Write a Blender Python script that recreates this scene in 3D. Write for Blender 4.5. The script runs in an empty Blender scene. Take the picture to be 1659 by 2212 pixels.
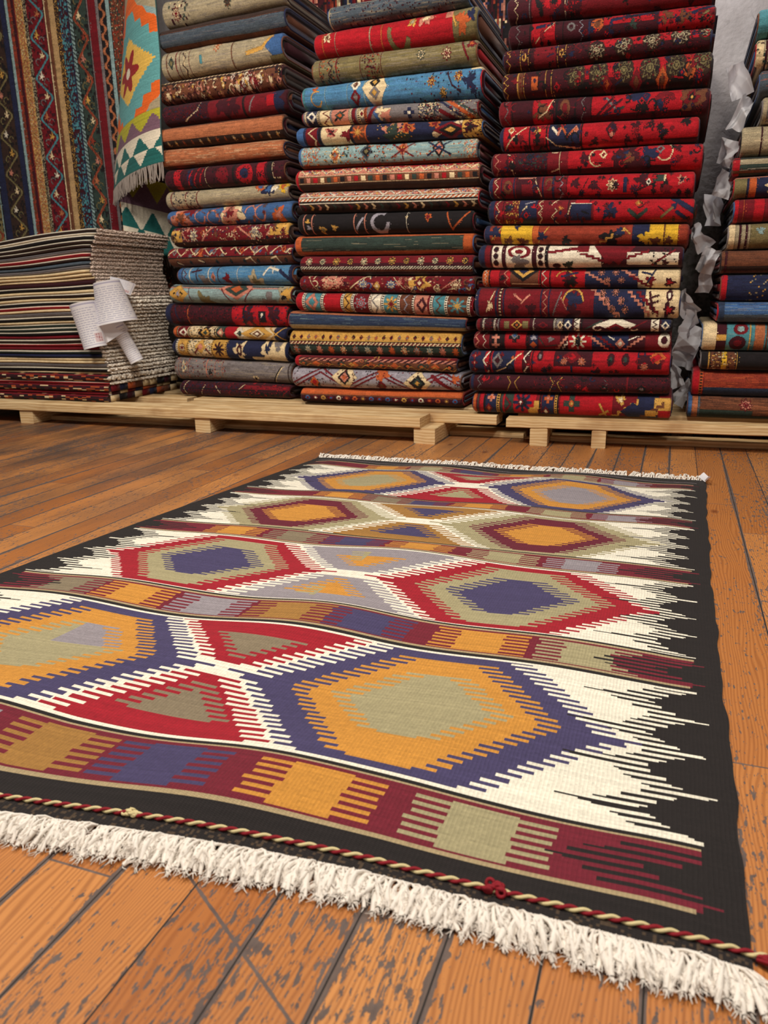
import bpy, math, random
import numpy as np

rng = np.random.default_rng(7)
random.seed(7)
SC = bpy.context.scene
COL = SC.collection

# ------------------------------------------------------------------ colours
def lin(c):
    c = np.asarray(c, float) / 255.0
    return np.where(c <= 0.04045, c / 12.92, ((c + 0.055) / 1.055) ** 2.4)
def lin4(c):
    return tuple(float(v) for v in lin(c)) + (1.0,)
PAL = dict(R=(166, 16, 30), r=(108, 14, 26), m=(60, 13, 25), k=(24, 19, 22), n=(30, 34, 64), b=(58, 92, 140),
           t=(72, 130, 140), l=(136, 160, 160), g=(46, 60, 54), o=(182, 86, 42), y=(198, 150, 72), Y=(216, 170, 46),
           c=(220, 196, 154), w=(226, 214, 192), e=(160, 146, 118), s=(118, 110, 110), p=(192, 122, 102),
           u=(104, 60, 40), v=(172, 102, 66), d=(52, 34, 28), a=(116, 104, 68), q=(150, 144, 154),
           x=(74, 124, 164), j=(72, 82, 92), i=(42, 56, 82), h=(140, 52, 34), A=(176, 142, 98), G=(188, 146, 84))
KEYS = list(PAL)
PALA = np.array([lin(PAL[k]) for k in KEYS])
IX = {k: n for n, k in enumerate(KEYS)}

# ------------------------------------------------------------------ pattern painter
def blob_noise(W, H, size, r):
    gw, gh = max(2, int(W / size)), max(2, int(H / size) + 1)
    g = r.random((gh, gw))
    yy = (np.arange(H) / H * gh).astype(int); xx = (np.arange(W) / W * gw).astype(int)
    return g[yy][:, xx]

def paint(spec, W, H, seed):
    """Weave a pattern: x runs 0..100 along the fold, y 0..10 from its top to its bottom."""
    r = np.random.default_rng(seed)
    A = np.zeros((H, W), int)
    X, Y = np.meshgrid((np.arange(W) + .5) / W * 100, (np.arange(H) + .5) / H * 10)
    CW = 100.0 / W
    paint.over = []
    def seg(x0, y0, x1, y1, c, w):
        dx, dy = x1 - x0, y1 - y0
        L = dx * dx + dy * dy + 1e-9
        tt = np.clip(((X - x0) * dx + (Y - y0) * dy) / L, 0, 1)
        d = np.hypot(X - x0 - tt * dx, Y - y0 - tt * dy)
        A[d <= max(w * .5, CW * .5)] = IX[c]
    def motif(kind, x, y, rx, cs, ry=None):
        ry = ry or rx
        u, v = (X - x) / rx, (Y - y) / ry
        n = len(cs)
        if kind == 'D':
            d = np.abs(u) + np.abs(v)
            for i, c in enumerate(cs): A[d <= 1 - i / n] = IX[c]
        elif kind == 'E':
            d = np.hypot(u, v)
            for i, c in enumerate(cs): A[d <= 1 - i / n] = IX[c]
        elif kind == 'R':
            A[(np.abs(u) <= 1) & (np.abs(v) <= 1)] = IX[cs[0]]
        elif kind == 'o':
            d = np.hypot(u, v); a = np.arctan2(v, u)
            A[d <= .8 + .2 * np.cos(8 * a)] = IX[cs[0]]
            A[(d <= .62 + .14 * np.cos(8 * a)) & (d > .2)] = IX[cs[-1]]
            A[(d <= .42) & (d > .26)] = IX[cs[0]]
        elif kind == 'S':
            d = np.hypot(u, v); a = np.arctan2(v, u)
            f = .72 + .28 * np.sign(np.cos(8 * a)) * np.abs(np.cos(8 * a)) ** .5
            A[d <= f] = IX[cs[0]]
            A[d <= f * .5] = IX[cs[-1]]
        elif kind == 'L':
            d = np.hypot(u, v); a = np.arctan2(v, u)
            ph = r.random(4) * 6.28
            f = .68 + .18 * np.cos(3 * a + ph[0]) + .14 * np.cos(5 * a + ph[1]) + .1 * np.cos(9 * a + ph[2])
            for i, c in enumerate(cs): A[d <= f * (1 - .5 * i)] = IX[c]
        elif kind == 'X':
            A[(np.abs(u) < .34) & (np.abs(v) < 1) | (np.abs(v) < .34) & (np.abs(u) < 1)] = IX[cs[0]]
            A[(np.abs(u) < .3) & (np.abs(v) < .3)] = IX[cs[-1]]
        elif kind == 'C':
            d = np.abs(v) + u * .9
            A[(np.abs(d) < .5) & (np.abs(v) < 1)] = IX[cs[0]]
    for op in spec.split(';'):
        a = op.split(); o = a[0]
        f = lambda i, dflt=None: float(a[i]) if len(a) > i else dflt
        if o == 'f': A[:] = IX[a[1]]
        elif o == 'r':
            y0, y1 = f(4, 0), f(5, 10)
            A[(X >= f(1)) & (X <= f(2)) & (Y >= y0) & (Y <= y1)] = IX[a[3]]
        elif o == 'l':
            w = max(f(3, .8), CW)
            A[np.abs(X - f(1)) <= w / 2] = IX[a[2] if len(a) > 2 else 'k']
        elif o == 'h':
            A[(np.abs(Y - f(1)) <= max(f(3, .6), 10 / H) / 2) & (X >= f(4, 0)) & (X <= f(5, 100))] = IX[a[2]]
        elif o == 'z':
            amp, per, w = f(3, 1.5), f(4, 4), f(5, .8)
            tri = np.abs((Y / per) % 1 - .5) * 4 - 1
            A[np.abs(X - f(1) - amp * tri) <= max(w, CW * 1.2) / 2] = IX[a[2]]
        elif o == 'hz':
            amp, per, w = f(3), f(4), f(5, .8)
            tri = np.abs((X / per) % 1 - .5) * 4 - 1
            A[(np.abs(Y - f(1) - amp * tri) <= max(w, .6) / 2 * 1.2)] = IX[a[2]]
        elif o in 'DES' and len(a) == 6: motif(o, f(1), f(2), f(3), a[5], f(4))
        elif o in 'oLX': motif(o, f(1), f(2), f(3), a[4], f(3) * .95)
        elif o == 's':
            n = int(f(7)); x0, y0, x1, y1 = f(1), f(2), f(3), f(4)
            for k in range(n):
                xa, xb = x0 + (x1 - x0) * k / n, x0 + (x1 - x0) * (k + 1) / n
                ya, yb = y0 + (y1 - y0) * k / n, y0 + (y1 - y0) * (k + 1) / n
                seg(xa, ya, xb, ya, a[5], f(6)); seg(xb, ya, xb, yb, a[5], f(6))
        elif o == 'p': seg(f(1), f(2), f(3), f(4), a[5], f(6, .8))
        elif o == 'c':
            a0, a1 = math.radians(f(6, 20)), math.radians(f(7, 300))
            d = np.hypot(X - f(1), Y - f(2)); an = (np.arctan2(Y - f(2), X - f(1)) - a0) % (2 * math.pi)
            w = max(f(5, .8), CW)
            A[(np.abs(d - f(3)) <= w * .6) & (an <= a1 - a0)] = IX[a[4]]
        elif o == 'N':
            m = (X >= f(1)) & (X <= f(2)) & (Y >= f(6, 0)) & (Y <= f(7, 10))
            size = f(5, 1.2) * 1.7
            n1 = blob_noise(W, H, size, r); n2 = blob_noise(W, H, size, r)
            hit = m & (n1 < f(3))
            cs = np.array([IX[c] for c in a[4]])
            A[hit] = cs[(n2[hit] * len(cs)).astype(int) % len(cs)]
        elif o == 'F':          # small scattered motifs: hooks, crosses, lozenges, petals
            cs = a[4]
            for k in range(int(f(3))):
                x, y, rr_ = r.uniform(f(1), f(2)), r.uniform(.6, 9.4), r.uniform(.8, 1.9)
                c = cs[r.integers(len(cs))]; kind = r.integers(6)
                if kind == 0:
                    d = np.hypot(X - x, Y - y); an = (np.arctan2(Y - y, X - x) - r.uniform(0, 6)) % 6.28
                    A[(np.abs(d - rr_) < .3) & (an < 4.2)] = IX[c]
                elif kind == 1: motif('X', x, y, rr_ * .8, c + cs[r.integers(len(cs))])
                elif kind == 2: motif('D', x, y, rr_ * .9, c + cs[r.integers(len(cs))])
                elif kind == 3: motif('o', x, y, rr_ * 1.1, c + cs[r.integers(len(cs))])
                elif kind == 4:
                    t_ = r.uniform(0, 3.14); seg(x, y, x + 2.2 * rr_ * math.cos(t_), y + 1.6 * rr_ * math.sin(t_), c, .5)
                else: motif('L', x, y, rr_, c)
        elif o == 'M':
            n = int(f(4)); cs = a[7]
            for k in range(n):
                x = f(2) + (f(3) - f(2)) * k / max(1, n - 1)
                c0 = cs[k % len(cs)]; c1 = cs[(k * 3 + 1) % len(cs)]
                motif(a[5], x, f(1), f(6) * .9, c0 + c1)
        elif o == 'k':
            w = f(7, 1)
            A[(np.abs(Y - f(1)) <= w / 2) & (X >= f(5, 0)) & (X <= f(6, 100))] = IX[a[3]]
            ph = ((X + Y * 1.5) / f(4, 2)) % 1
            A[(np.abs(Y - f(1)) <= w / 2) & (X >= f(5, 0)) & (X <= f(6, 100)) & (ph < .5)] = IX[a[2]]
        elif o == 'K':
            mm = np.abs(X - f(1)) <= .75
            A[mm] = IX[a[3]]; A[mm & ((Y / 1.1) % 1 < .55) & (np.abs(X - f(1)) < .45)] = IX[a[2]]
        elif o == 'v':
            cs = IX[a[1]]; dens = f(2) * .05
            M = np.zeros((H, W), bool)
            for row in range(H):
                x = 0
                while x < W:
                    L = int(r.integers(3, 30))
                    if r.random() < dens: M[row, x:x + L] = True
                    x += L
            paint.over.append((M, cs, A.copy()))
    paint.over = [(M & (A == A0), cs) for M, cs, A0 in paint.over]
    return A

def shade_noise(A, seed, amount=.12, outline=.42, over=()):
    """per knot dye variation; dark outlines where the weaver changes colour"""
    r = np.random.default_rng(seed)
    H, W = A.shape
    c = PALA[A].copy()
    for M, cs in over: c[M] = c[M] * .58 + PALA[cs] * .42
    ch = np.zeros((H, W), bool)
    ch[:, 1:] |= A[:, 1:] != A[:, :-1]
    ch[1:] |= A[1:] != A[:-1]
    hit = ch & (r.random((H, W)) < .75)
    c[hit] *= 1 - outline
    # stray knots borrowed from a neighbour
    st = r.random((H, W)) < .03
    c[st] = PALA[np.roll(A, 3, 1)][st]
    ab = np.repeat(r.standard_normal((H // 3 + 1, 1)), 3, 0)[:H]           # abrash
    blot = np.repeat(np.repeat(r.standard_normal((H // 4 + 1, W // 9 + 1)), 4, 0), 9, 1)[:H, :W]
    f = 1 + amount * r.standard_normal((H, W)) + amount * .6 * ab + amount * .6 * blot
    return np.clip(c * np.clip(f, .55, 1.6)[..., None], 0, 1)

# ------------------------------------------------------------------ meshes
def tagit(o, label=None, cat=None, group=None, kind=None):
    if label: o['label'] = label
    if cat: o['category'] = cat
    if group: o['group'] = group
    if kind: o['kind'] = kind
    return o

def mesh_obj(name, verts, faces, mat=None, parent=None, cols=None, smooth=True):
    """faces: (n,4) or (n,3) int array, or list of lists."""
    me = bpy.data.meshes.new(name)
    verts = np.asarray(verts, np.float32)
    if isinstance(faces, np.ndarray):
        n, k = faces.shape
        me.vertices.add(len(verts)); me.vertices.foreach_set('co', verts.ravel())
        me.loops.add(n * k); me.loops.foreach_set('vertex_index', faces.astype(np.int32).ravel())
        me.polygons.add(n); me.polygons.foreach_set('loop_start', np.arange(0, n * k, k, dtype=np.int32))
        try: me.polygons.foreach_set('loop_total', np.full(n, k, np.int32))
        except Exception: pass
        me.update(calc_edges=True)
    else:
        me.from_pydata([tuple(v) for v in verts], [], [tuple(f) for f in faces]); me.update()
    if smooth: me.polygons.foreach_set('use_smooth', np.ones(len(me.polygons), bool))
    if cols is not None:
        at = me.attributes.new('pat', 'FLOAT_COLOR', 'FACE')
        c4 = np.ones((len(me.polygons), 4), np.float32); c4[:, :3] = cols
        at.data.foreach_set('color', c4.ravel())
    if mat: me.materials.append(mat)
    o = bpy.data.objects.new(name, me); COL.objects.link(o)
    if parent: o.parent = parent
    return o

class MB:
    """collects solids and links them as one mesh object"""
    def __init__(s): s.v, s.f, s.c = [], [], []; s.n = 0
    def add(s, v, f, c=None):
        v = np.asarray(v, float); f = np.asarray(f, int)
        s.v.append(v); s.f.append(f + s.n); s.n += len(v)
        if c is not None: s.c.append(np.broadcast_to(np.asarray(c, float), (len(f), 3)))
    def box(s, x0, x1, y0, y1, z0, z1, c=None):
        v = [(x, y, z) for x in (x0, x1) for y in (y0, y1) for z in (z0, z1)]
        s.add(v, [(0, 1, 3, 2), (4, 6, 7, 5), (0, 4, 5, 1), (2, 3, 7, 6), (0, 2, 6, 4), (1, 5, 7, 3)], c)
    def tube(s, pts, rad, n=5, c=None, cap=True):
        pts = np.asarray(pts, float); rad = np.broadcast_to(rad, (len(pts),))
        d = np.gradient(pts, axis=0); d /= np.linalg.norm(d, axis=1)[:, None] + 1e-9
        ref = np.array([.31, .17, .93]); a = np.cross(d, ref); a /= np.linalg.norm(a, axis=1)[:, None] + 1e-9
        b = np.cross(d, a)
        an = np.arange(n) / n * 2 * np.pi
        v = (pts[:, None] + rad[:, None, None] * (np.cos(an)[None, :, None] * a[:, None] + np.sin(an)[None, :, None] * b[:, None])).reshape(-1, 3)
        m = len(pts); i = np.arange(m - 1)[:, None] * n; k = np.arange(n)[None]; k2 = (k + 1) % n
        f = np.stack([i + k, i + k2, i + n + k2, i + n + k], -1).reshape(-1, 4)
        s.add(v, f, c)
    def build(s, name, mat, parent=None, smooth=True):
        return mesh_obj(name, np.concatenate(s.v), np.concatenate(s.f), mat, parent, np.concatenate(s.c) if s.c else None, smooth)

def grid_faces(nr, nc):
    """vertex grid (nr+1)x(nc+1)"""
    r, c = np.meshgrid(np.arange(nr), np.arange(nc), indexing='ij')
    a = r * (nc + 1) + c
    return np.stack([a, a + 1, a + nc + 2, a + nc + 1], -1).reshape(-1, 4)

# ------------------------------------------------------------------ materials
def new_mat(name):
    m = bpy.data.materials.new(name); m.use_nodes = True
    nt = m.node_tree; b = nt.nodes['Principled BSDF']
    return m, nt, b
class NT:
    def __init__(s, nt): s.nt = nt
    def n(s, t, **k):
        nd = s.nt.nodes.new(t)
        for a, v in k.items():
            if a.startswith('i_'): nd.inputs[a[2:].replace('_', ' ')].default_value = v
            else: setattr(nd, a, v)
        return nd
    def l(s, a, b): s.nt.links.new(a, b)
    def math(s, op, a, b=None, c=None, clamp=False):
        nd = s.nt.nodes.new('ShaderNodeMath'); nd.operation = op; nd.use_clamp = clamp
        for i, v in enumerate((a, b, c)):
            if v is None: continue
            if isinstance(v, (int, float)): nd.inputs[i].default_value = v
            else: s.l(v, nd.inputs[i])
        return nd.outputs[0]
    def mix(s, fac, a, b, mode='MIX'):
        nd = s.nt.nodes.new('ShaderNodeMix'); nd.data_type = 'RGBA'; nd.blend_type = mode
        for sock, v in ((nd.inputs[0], fac), (nd.inputs[6], a), (nd.inputs[7], b)):
            if isinstance(v, (int, float, tuple)): sock.default_value = v
            else: s.l(v, sock)
        return nd.outputs[2]
    def noise(s, vec, scale, detail=3, rough=.6):
        nd = s.n('ShaderNodeTexNoise'); nd.inputs['Scale'].default_value = scale
        nd.inputs['Detail'].default_value = detail; nd.inputs['Roughness'].default_value = rough
        if vec is not None: s.l(vec, nd.inputs['Vector'])
        return nd.outputs['Fac']
    def mapping(s, vec, sc):
        nd = s.n('ShaderNodeMapping'); nd.inputs['Scale'].default_value = sc; s.l(vec, nd.inputs['Vector']); return nd.outputs[0]
    def ramp(s, fac, p0, p1, c0=(0, 0, 0, 1), c1=(1, 1, 1, 1)):
        nd = s.n('ShaderNodeValToRGB'); e = nd.color_ramp.elements
        e[0].position, e[1].position = p0, p1; e[0].color, e[1].color = c0, c1
        s.l(fac, nd.inputs[0]); return nd.outputs[0]
    def bump(s, h, strength, dist, bsdf):
        nd = s.n('ShaderNodeBump'); nd.inputs['Strength'].default_value = strength; nd.inputs['Distance'].default_value = dist
        s.l(h, nd.inputs['Height']); s.l(nd.outputs[0], bsdf.inputs['Normal'])

def pile_material(name, scale_u=1.0, sheen=.15, fine=420):
    m, nt, b = new_mat(name); q = NT(nt)
    at = q.n('ShaderNodeAttribute', attribute_name='pat')
    ob = q.n('ShaderNodeTexCoord').outputs['Object']
    n1 = q.noise(q.mapping(ob, (60, 60, 260)), 1, 3)
    n2 = q.noise(ob, fine, 2)
    g = q.math('ADD', q.math('MULTIPLY', n1, .5), q.math('MULTIPLY', n2, .5))
    f = q.math('MULTIPLY_ADD', g, 1.1, .45)
    col = q.mix(1.0, at.outputs['Color'], f, 'MULTIPLY')
    q.l(col, b.inputs['Base Color'])
    b.inputs['Roughness'].default_value = .82
    b.inputs['Sheen Weight'].default_value = sheen; b.inputs['Sheen Roughness'].default_value = .4
    b.inputs['Specular IOR Level'].default_value = .25
    q.bump(g, .55, .004, b)
    return m
M_PILE = pile_material('carpet_pile')
M_FLAT = pile_material('flatweave_wool', sheen=.05, fine=300)

def kilim_material():
    m, nt, b = new_mat('kilim_weave'); q = NT(nt)
    at = q.n('ShaderNodeAttribute', attribute_name='pat')
    ob = q.n('ShaderNodeTexCoord').outputs['Object']
    sp = q.n('ShaderNodeSeparateXYZ'); q.l(ob, sp.inputs[0])
    x, y = sp.outputs[0], sp.outputs[1]
    wob = q.math('MULTIPLY', q.noise(ob, 30, 2), .004)
    sx = q.math('SINE', q.math('MULTIPLY', q.math('ADD', x, wob), 2 * math.pi / .0052))
    row = q.math('MULTIPLY', q.math('ADD', y, q.math('MULTIPLY', sx, .0004)), 2 * math.pi / .0026)
    row = q.math('ADD', row, q.math('MULTIPLY', x, 2 * math.pi / .0104))
    sy = q.math('SINE', row)
    h = q.math('ADD', q.math('MULTIPLY', sx, .5), q.math('MULTIPLY', q.math('MULTIPLY', sy, .35), 1.0))
    n = q.noise(ob, 90, 4); nf = q.noise(ob, 900, 2)
    h2 = q.math('ADD', h, q.math('MULTIPLY', nf, .8))
    f = q.math('ADD', q.math('MULTIPLY_ADD', n, .30, .90), q.math('MULTIPLY', h, .11))
    f = q.math('ADD', f, q.math('MULTIPLY_ADD', nf, .16, -.08))
    col = q.mix(1.0, at.outputs['Color'], f, 'MULTIPLY')
    q.l(col, b.inputs['Base Color'])
    b.inputs['Roughness'].default_value = .8; b.inputs['Specular IOR Level'].default_value = .25
    b.inputs['Sheen Weight'].default_value = .05
    q.bump(h2, .75, .0011, b)
    return m
M_KILIM = kilim_material()

def plain(name, c, rough=.8, var=.25, scale=60, stretch=(1, 1, 1), bump=.3, bd=.002, spec=.3):
    m, nt, b = new_mat(name); q = NT(nt)
    ob = q.n('ShaderNodeTexCoord').outputs['Object']
    n = q.noise(q.mapping(ob, stretch), scale, 5)
    f = q.math('MULTIPLY_ADD', n, var * 2, 1 - var)
    q.l(q.mix(1.0, lin4(c), f, 'MULTIPLY'), b.inputs['Base Color'])
    b.inputs['Roughness'].default_value = rough; b.inputs['Specular IOR Level'].default_value = spec
    q.bump(n, bump, bd, b)
    return m
M_FRINGE = plain('cotton_fringe', (238, 230, 220), .9, .12, 200)
M_FRINGE2 = plain('wool_fringe', (186, 168, 154), .9, .4, 60)
M_GREYFR = plain('grey_fringe', (150, 138, 130), .9, .25, 200)
M_CORDR = plain('cord_red', (138, 26, 38), .8, .25, 500)
M_CORDC = plain('cord_cream', (216, 200, 150), .8, .2, 500)
M_WOOD = None
def wood_material():
    m, nt, b = new_mat('pallet_pine'); q = NT(nt)
    ob = q.n('ShaderNodeTexCoord').outputs['Object']
    n1 = q.noise(q.mapping(ob, (2.5, 40, 60)), 1.2, 6, .65)
    n2 = q.noise(ob, 5, 3)
    wv = q.n('ShaderNodeTexWave', wave_type='BANDS', bands_direction='Z'); wv.inputs['Scale'].default_value = 26
    wv.inputs['Distortion'].default_value = 6; wv.inputs['Detail'].default_value = 2
    q.l(q.mapping(ob, (.22, 1, 1)), wv.inputs['Vector'])
    g = q.math('ADD', q.math('MULTIPLY', n1, .65), q.math('MULTIPLY', wv.outputs['Fac'], .35))
    c = q.ramp(g, .25, .75, lin4((196, 158, 108)), lin4((234, 206, 160)))
    c = q.mix(q.ramp(n2, .5, .85), c, lin4((160, 118, 78)), 'MIX')
    q.l(c, b.inputs['Base Color']); b.inputs['Roughness'].default_value = .7
    b.inputs['Specular IOR Level'].default_value = .25
    q.bump(n1, .25, .002, b)
    return m
M_WOOD = wood_material()

PLANK = .09
def floor_material():
    m, nt, b = new_mat('worn_floorboards'); q = NT(nt)
    ob = q.n('ShaderNodeTexCoord').outputs['Object']
    sp = q.n('ShaderNodeSeparateXYZ'); q.l(ob, sp.inputs[0])
    x, y = sp.outputs[0], sp.outputs[1]
    px = q.math('DIVIDE', q.math('ADD', x, 100 * PLANK - .111), PLANK)
    idx = q.math('FLOOR', px); fr = q.math('FRACT', px)
    wn = q.n('ShaderNodeTexWhiteNoise', noise_dimensions='1D'); q.l(idx, wn.inputs['W'])
    rnd = wn.outputs['Value']
    # butt joints
    ly = q.math('DIVIDE', q.math('ADD', y, q.math('MULTIPLY', rnd, 9.0)), 1.35)
    lidx = q.math('FLOOR', ly); lfr = q.math('FRACT', ly)
    wn2 = q.n('ShaderNodeTexWhiteNoise', noise_dimensions='2D')
    cb = q.n('ShaderNodeCombineXYZ'); q.l(idx, cb.inputs[0]); q.l(lidx, cb.inputs[1]); q.l(cb.outputs[0], wn2.inputs['Vector'])
    rb = wn2.outputs['Value']
    # per board coordinates
    off = q.n('ShaderNodeCombineXYZ')
    q.l(q.math('ADD', x, q.math('MULTIPLY', rb, 7.0)), off.inputs[0]); q.l(q.math('ADD', y, q.math('MULTIPLY', rb, 31.0)), off.inputs[1])
    bv = off.outputs[0]
    edge = q.math('MULTIPLY', q.math('SUBTRACT', .5, q.math('ABSOLUTE', q.math('SUBTRACT', fr, .5))), PLANK)
    wobN = q.noise(q.mapping(ob, (60, 14, 1)), 1.5, 4)
    wide = q.noise(q.mapping(ob, (7, 1.3, 1)), 1.0, 2)
    seamw = q.math('MULTIPLY_ADD', q.ramp(wide, .44, .80), .0085, .0012)
    seam = q.math('LESS_THAN', edge, q.math('MULTIPLY', seamw, q.math('MULTIPLY_ADD', wobN, 1.3, .35)))
    jd = q.math('MULTIPLY', q.math('SUBTRACT', .5, q.math('ABSOLUTE', q.math('SUBTRACT', lfr, .5))), 1.35)
    joint = q.math('LESS_THAN', jd, .0014)
    # grain with cathedral figure
    dist = q.noise(q.mapping(bv, (9, 1.6, 1)), 1.0, 2)
    ring = q.math('SINE', q.math('MULTIPLY', q.math('ADD', q.math('MULTIPLY', x, 1.0), q.math('MULTIPLY', dist, .09)), 1150))
    ringm = q.math('MULTIPLY_ADD', ring, .5, .5)
    fine = q.noise(q.mapping(bv, (240, 9, 1)), 1.0, 4)
    base = q.ramp(rb, .0, 1.0, lin4((168, 104, 50)), lin4((214, 150, 86)))
    big = q.noise(ob, 1.7, 2)
    base = q.mix(q.math('MULTIPLY', big, .45), base, lin4((180, 102, 50)))
    col = q.mix(q.math('MULTIPLY', q.ramp(ringm, .3, .95), .45), base, lin4((130, 70, 30)))
    col = q.mix(q.math('MULTIPLY', q.ramp(fine, .5, .75), .35), col, lin4((120, 66, 32)))
    # knots
    vo = q.n('ShaderNodeTexVoronoi'); vo.inputs['Scale'].default_value = 1.0
    q.l(q.mapping(ob, (5.2, 2.6, 1)), vo.inputs['Vector'])
    kn = q.ramp(vo.outputs['Distance'], .03, .075, (1, 1, 1, 1), (0, 0, 0, 1))
    col = q.mix(q.math('MULTIPLY', kn, .85), col, lin4((104, 50, 24)))
    # worn dark flakes along the grain
    m1 = q.noise(q.mapping(ob, (150, 42, 1)), 1.0, 4, .6)
    area = q.noise(q.mapping(ob, (4.5, 1.4, 1)), 1.0, 3)
    thr = q.math('MULTIPLY_ADD', area, -.50, .860)
    nearedge = q.ramp(edge, .0, .018, (1, 1, 1, 1), (0, 0, 0, 1))
    thr = q.math('SUBTRACT', thr, q.math('MULTIPLY', nearedge, .05))
    flake = q.math('GREATER_THAN', m1, thr)
    thr3 = q.math('MULTIPLY_ADD', area, -.40, .85)
    flake = q.math('MAXIMUM', flake, q.math('GREATER_THAN', q.noise(q.mapping(ob, (260, 70, 1)), 1.0, 3, .6), thr3))
    fl2 = q.math('GREATER_THAN', q.noise(q.mapping(ob, (170, 11, 1)), 1.0, 3, .6), q.math('MULTIPLY_ADD', area, -.5, .93))
    # one long scratch crossing the boards near the camera
    sc = q.math('ABSOLUTE', q.math('ADD', q.math('ADD', q.math('MULTIPLY', x, .545), q.math('MULTIPLY', y, .838)), SCR_OFF))
    sc = q.math('LESS_THAN', sc, q.math('MULTIPLY', q.noise(ob, 70, 3), .0035))
    dark = q.math('MAXIMUM', q.math('MAXIMUM', seam, joint), q.math('MAXIMUM', q.math('MAXIMUM', flake, fl2), sc))
    dcol = q.mix(q.noise(ob, 40, 3), lin4((44, 43, 48)), lin4((108, 102, 100)))
    col = q.mix(q.math('MULTIPLY', dark, .9), col, dcol)
    # years of grime on the boards towards the stacks at the left
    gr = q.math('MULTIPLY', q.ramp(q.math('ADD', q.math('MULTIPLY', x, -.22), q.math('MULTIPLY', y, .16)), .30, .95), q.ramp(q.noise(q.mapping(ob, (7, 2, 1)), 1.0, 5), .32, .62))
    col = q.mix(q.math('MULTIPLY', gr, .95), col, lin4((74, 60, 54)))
    gap = q.math('LESS_THAN', edge, .0009)
    col = q.mix(gap, col, lin4((24, 18, 16)))
    q.l(col, b.inputs['Base Color'])
    rr = q.math('MULTIPLY_ADD', dark, .35, q.math('MULTIPLY_ADD', fine, .15, .34))
    q.l(rr, b.inputs['Roughness']); b.inputs['Specular IOR Level'].default_value = .4
    hgt = q.math('SUBTRACT', q.math('MULTIPLY', fine, .25), q.math('ADD', q.math('MULTIPLY', dark, .6), gap))
    q.bump(hgt, .5, .0018, b)
    return m
SCR_OFF = -.236

def plaster_material():
    m, nt, b = new_mat('old_plaster'); q = NT(nt)
    ob = q.n('ShaderNodeTexCoord').outputs['Object']
    n = q.noise(ob, 3.5, 6, .65); n2 = q.noise(ob, 45, 4)
    c = q.ramp(n, .3, .7, lin4((150, 142, 142)), lin4((196, 190, 192)))
    vo = q.n('ShaderNodeTexVoronoi', feature='DISTANCE_TO_EDGE'); vo.inputs['Scale'].default_value = 2.3
    wv = q.n('ShaderNodeVectorMath', operation='MULTIPLY_ADD'); nn = q.n('ShaderNodeTexNoise'); nn.inputs['Scale'].default_value = 5
    q.l(ob, nn.inputs['Vector']); q.l(nn.outputs['Color'], wv.inputs[0]); wv.inputs[1].default_value = (.3, .3, .3); q.l(ob, wv.inputs[2])
    q.l(wv.outputs[0], vo.inputs['Vector'])
    crack = q.math('MULTIPLY', q.math('LESS_THAN', vo.outputs['Distance'], .004), q.ramp(q.noise(ob, 1.3, 2), .52, .6))
    c = q.mix(q.math('MULTIPLY', crack, .6), c, lin4((84, 76, 74)))
    sp = q.n('ShaderNodeSeparateXYZ'); q.l(ob, sp.inputs[0])
    rough_low = q.math('MULTIPLY', q.ramp(n2, .45, .6), q.ramp(sp.outputs[2], .95, 1.25, (1, 1, 1, 1), (0, 0, 0, 1)))
    c = q.mix(q.math('MULTIPLY', rough_low, .8), c, lin4((120, 122, 112)))
    q.l(c, b.inputs['Base Color']); b.inputs['Roughness'].default_value = .9
    q.bump(q.math('ADD', n2, q.math('MULTIPLY', n, 2)), .5, .01, b)
    return m

def paper_material():
    m, nt, b = new_mat('printed_paper'); q = NT(nt)
    at = q.n('ShaderNodeAttribute', attribute_name='pat')
    q.l(at.outputs['Color'], b.inputs['Base Color']); b.inputs['Roughness'].default_value = .6
    tr = q.n('ShaderNodeBsdfTranslucent'); q.l(at.outputs['Color'], tr.inputs[0])
    mx = q.n('ShaderNodeMixShader'); mx.inputs[0].default_value = .25
    q.l(b.outputs[0], mx.inputs[1]); q.l(tr.outputs[0], mx.inputs[2])
    q.l(mx.outputs[0], nt.nodes['Material Output'].inputs[0])
    return m
M_PAPER = paper_material()

# ------------------------------------------------------------------ setting
def room():
    fm = floor_material()
    f = mesh_obj('floor', [(-6, -1.5, 0), (3.2, -1.5, 0), (3.2, 4.06, 0), (-6, 4.06, 0)], np.array([[0, 1, 2, 3]]), fm)
    tagit(f, kind='structure')
    mb = MB(); mb.box(-6, 3.2, 4.05, 4.2, 0, 2.9)
    tagit(mb.build('wall_back', plaster_material(), smooth=False), kind='structure')
room()

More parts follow.
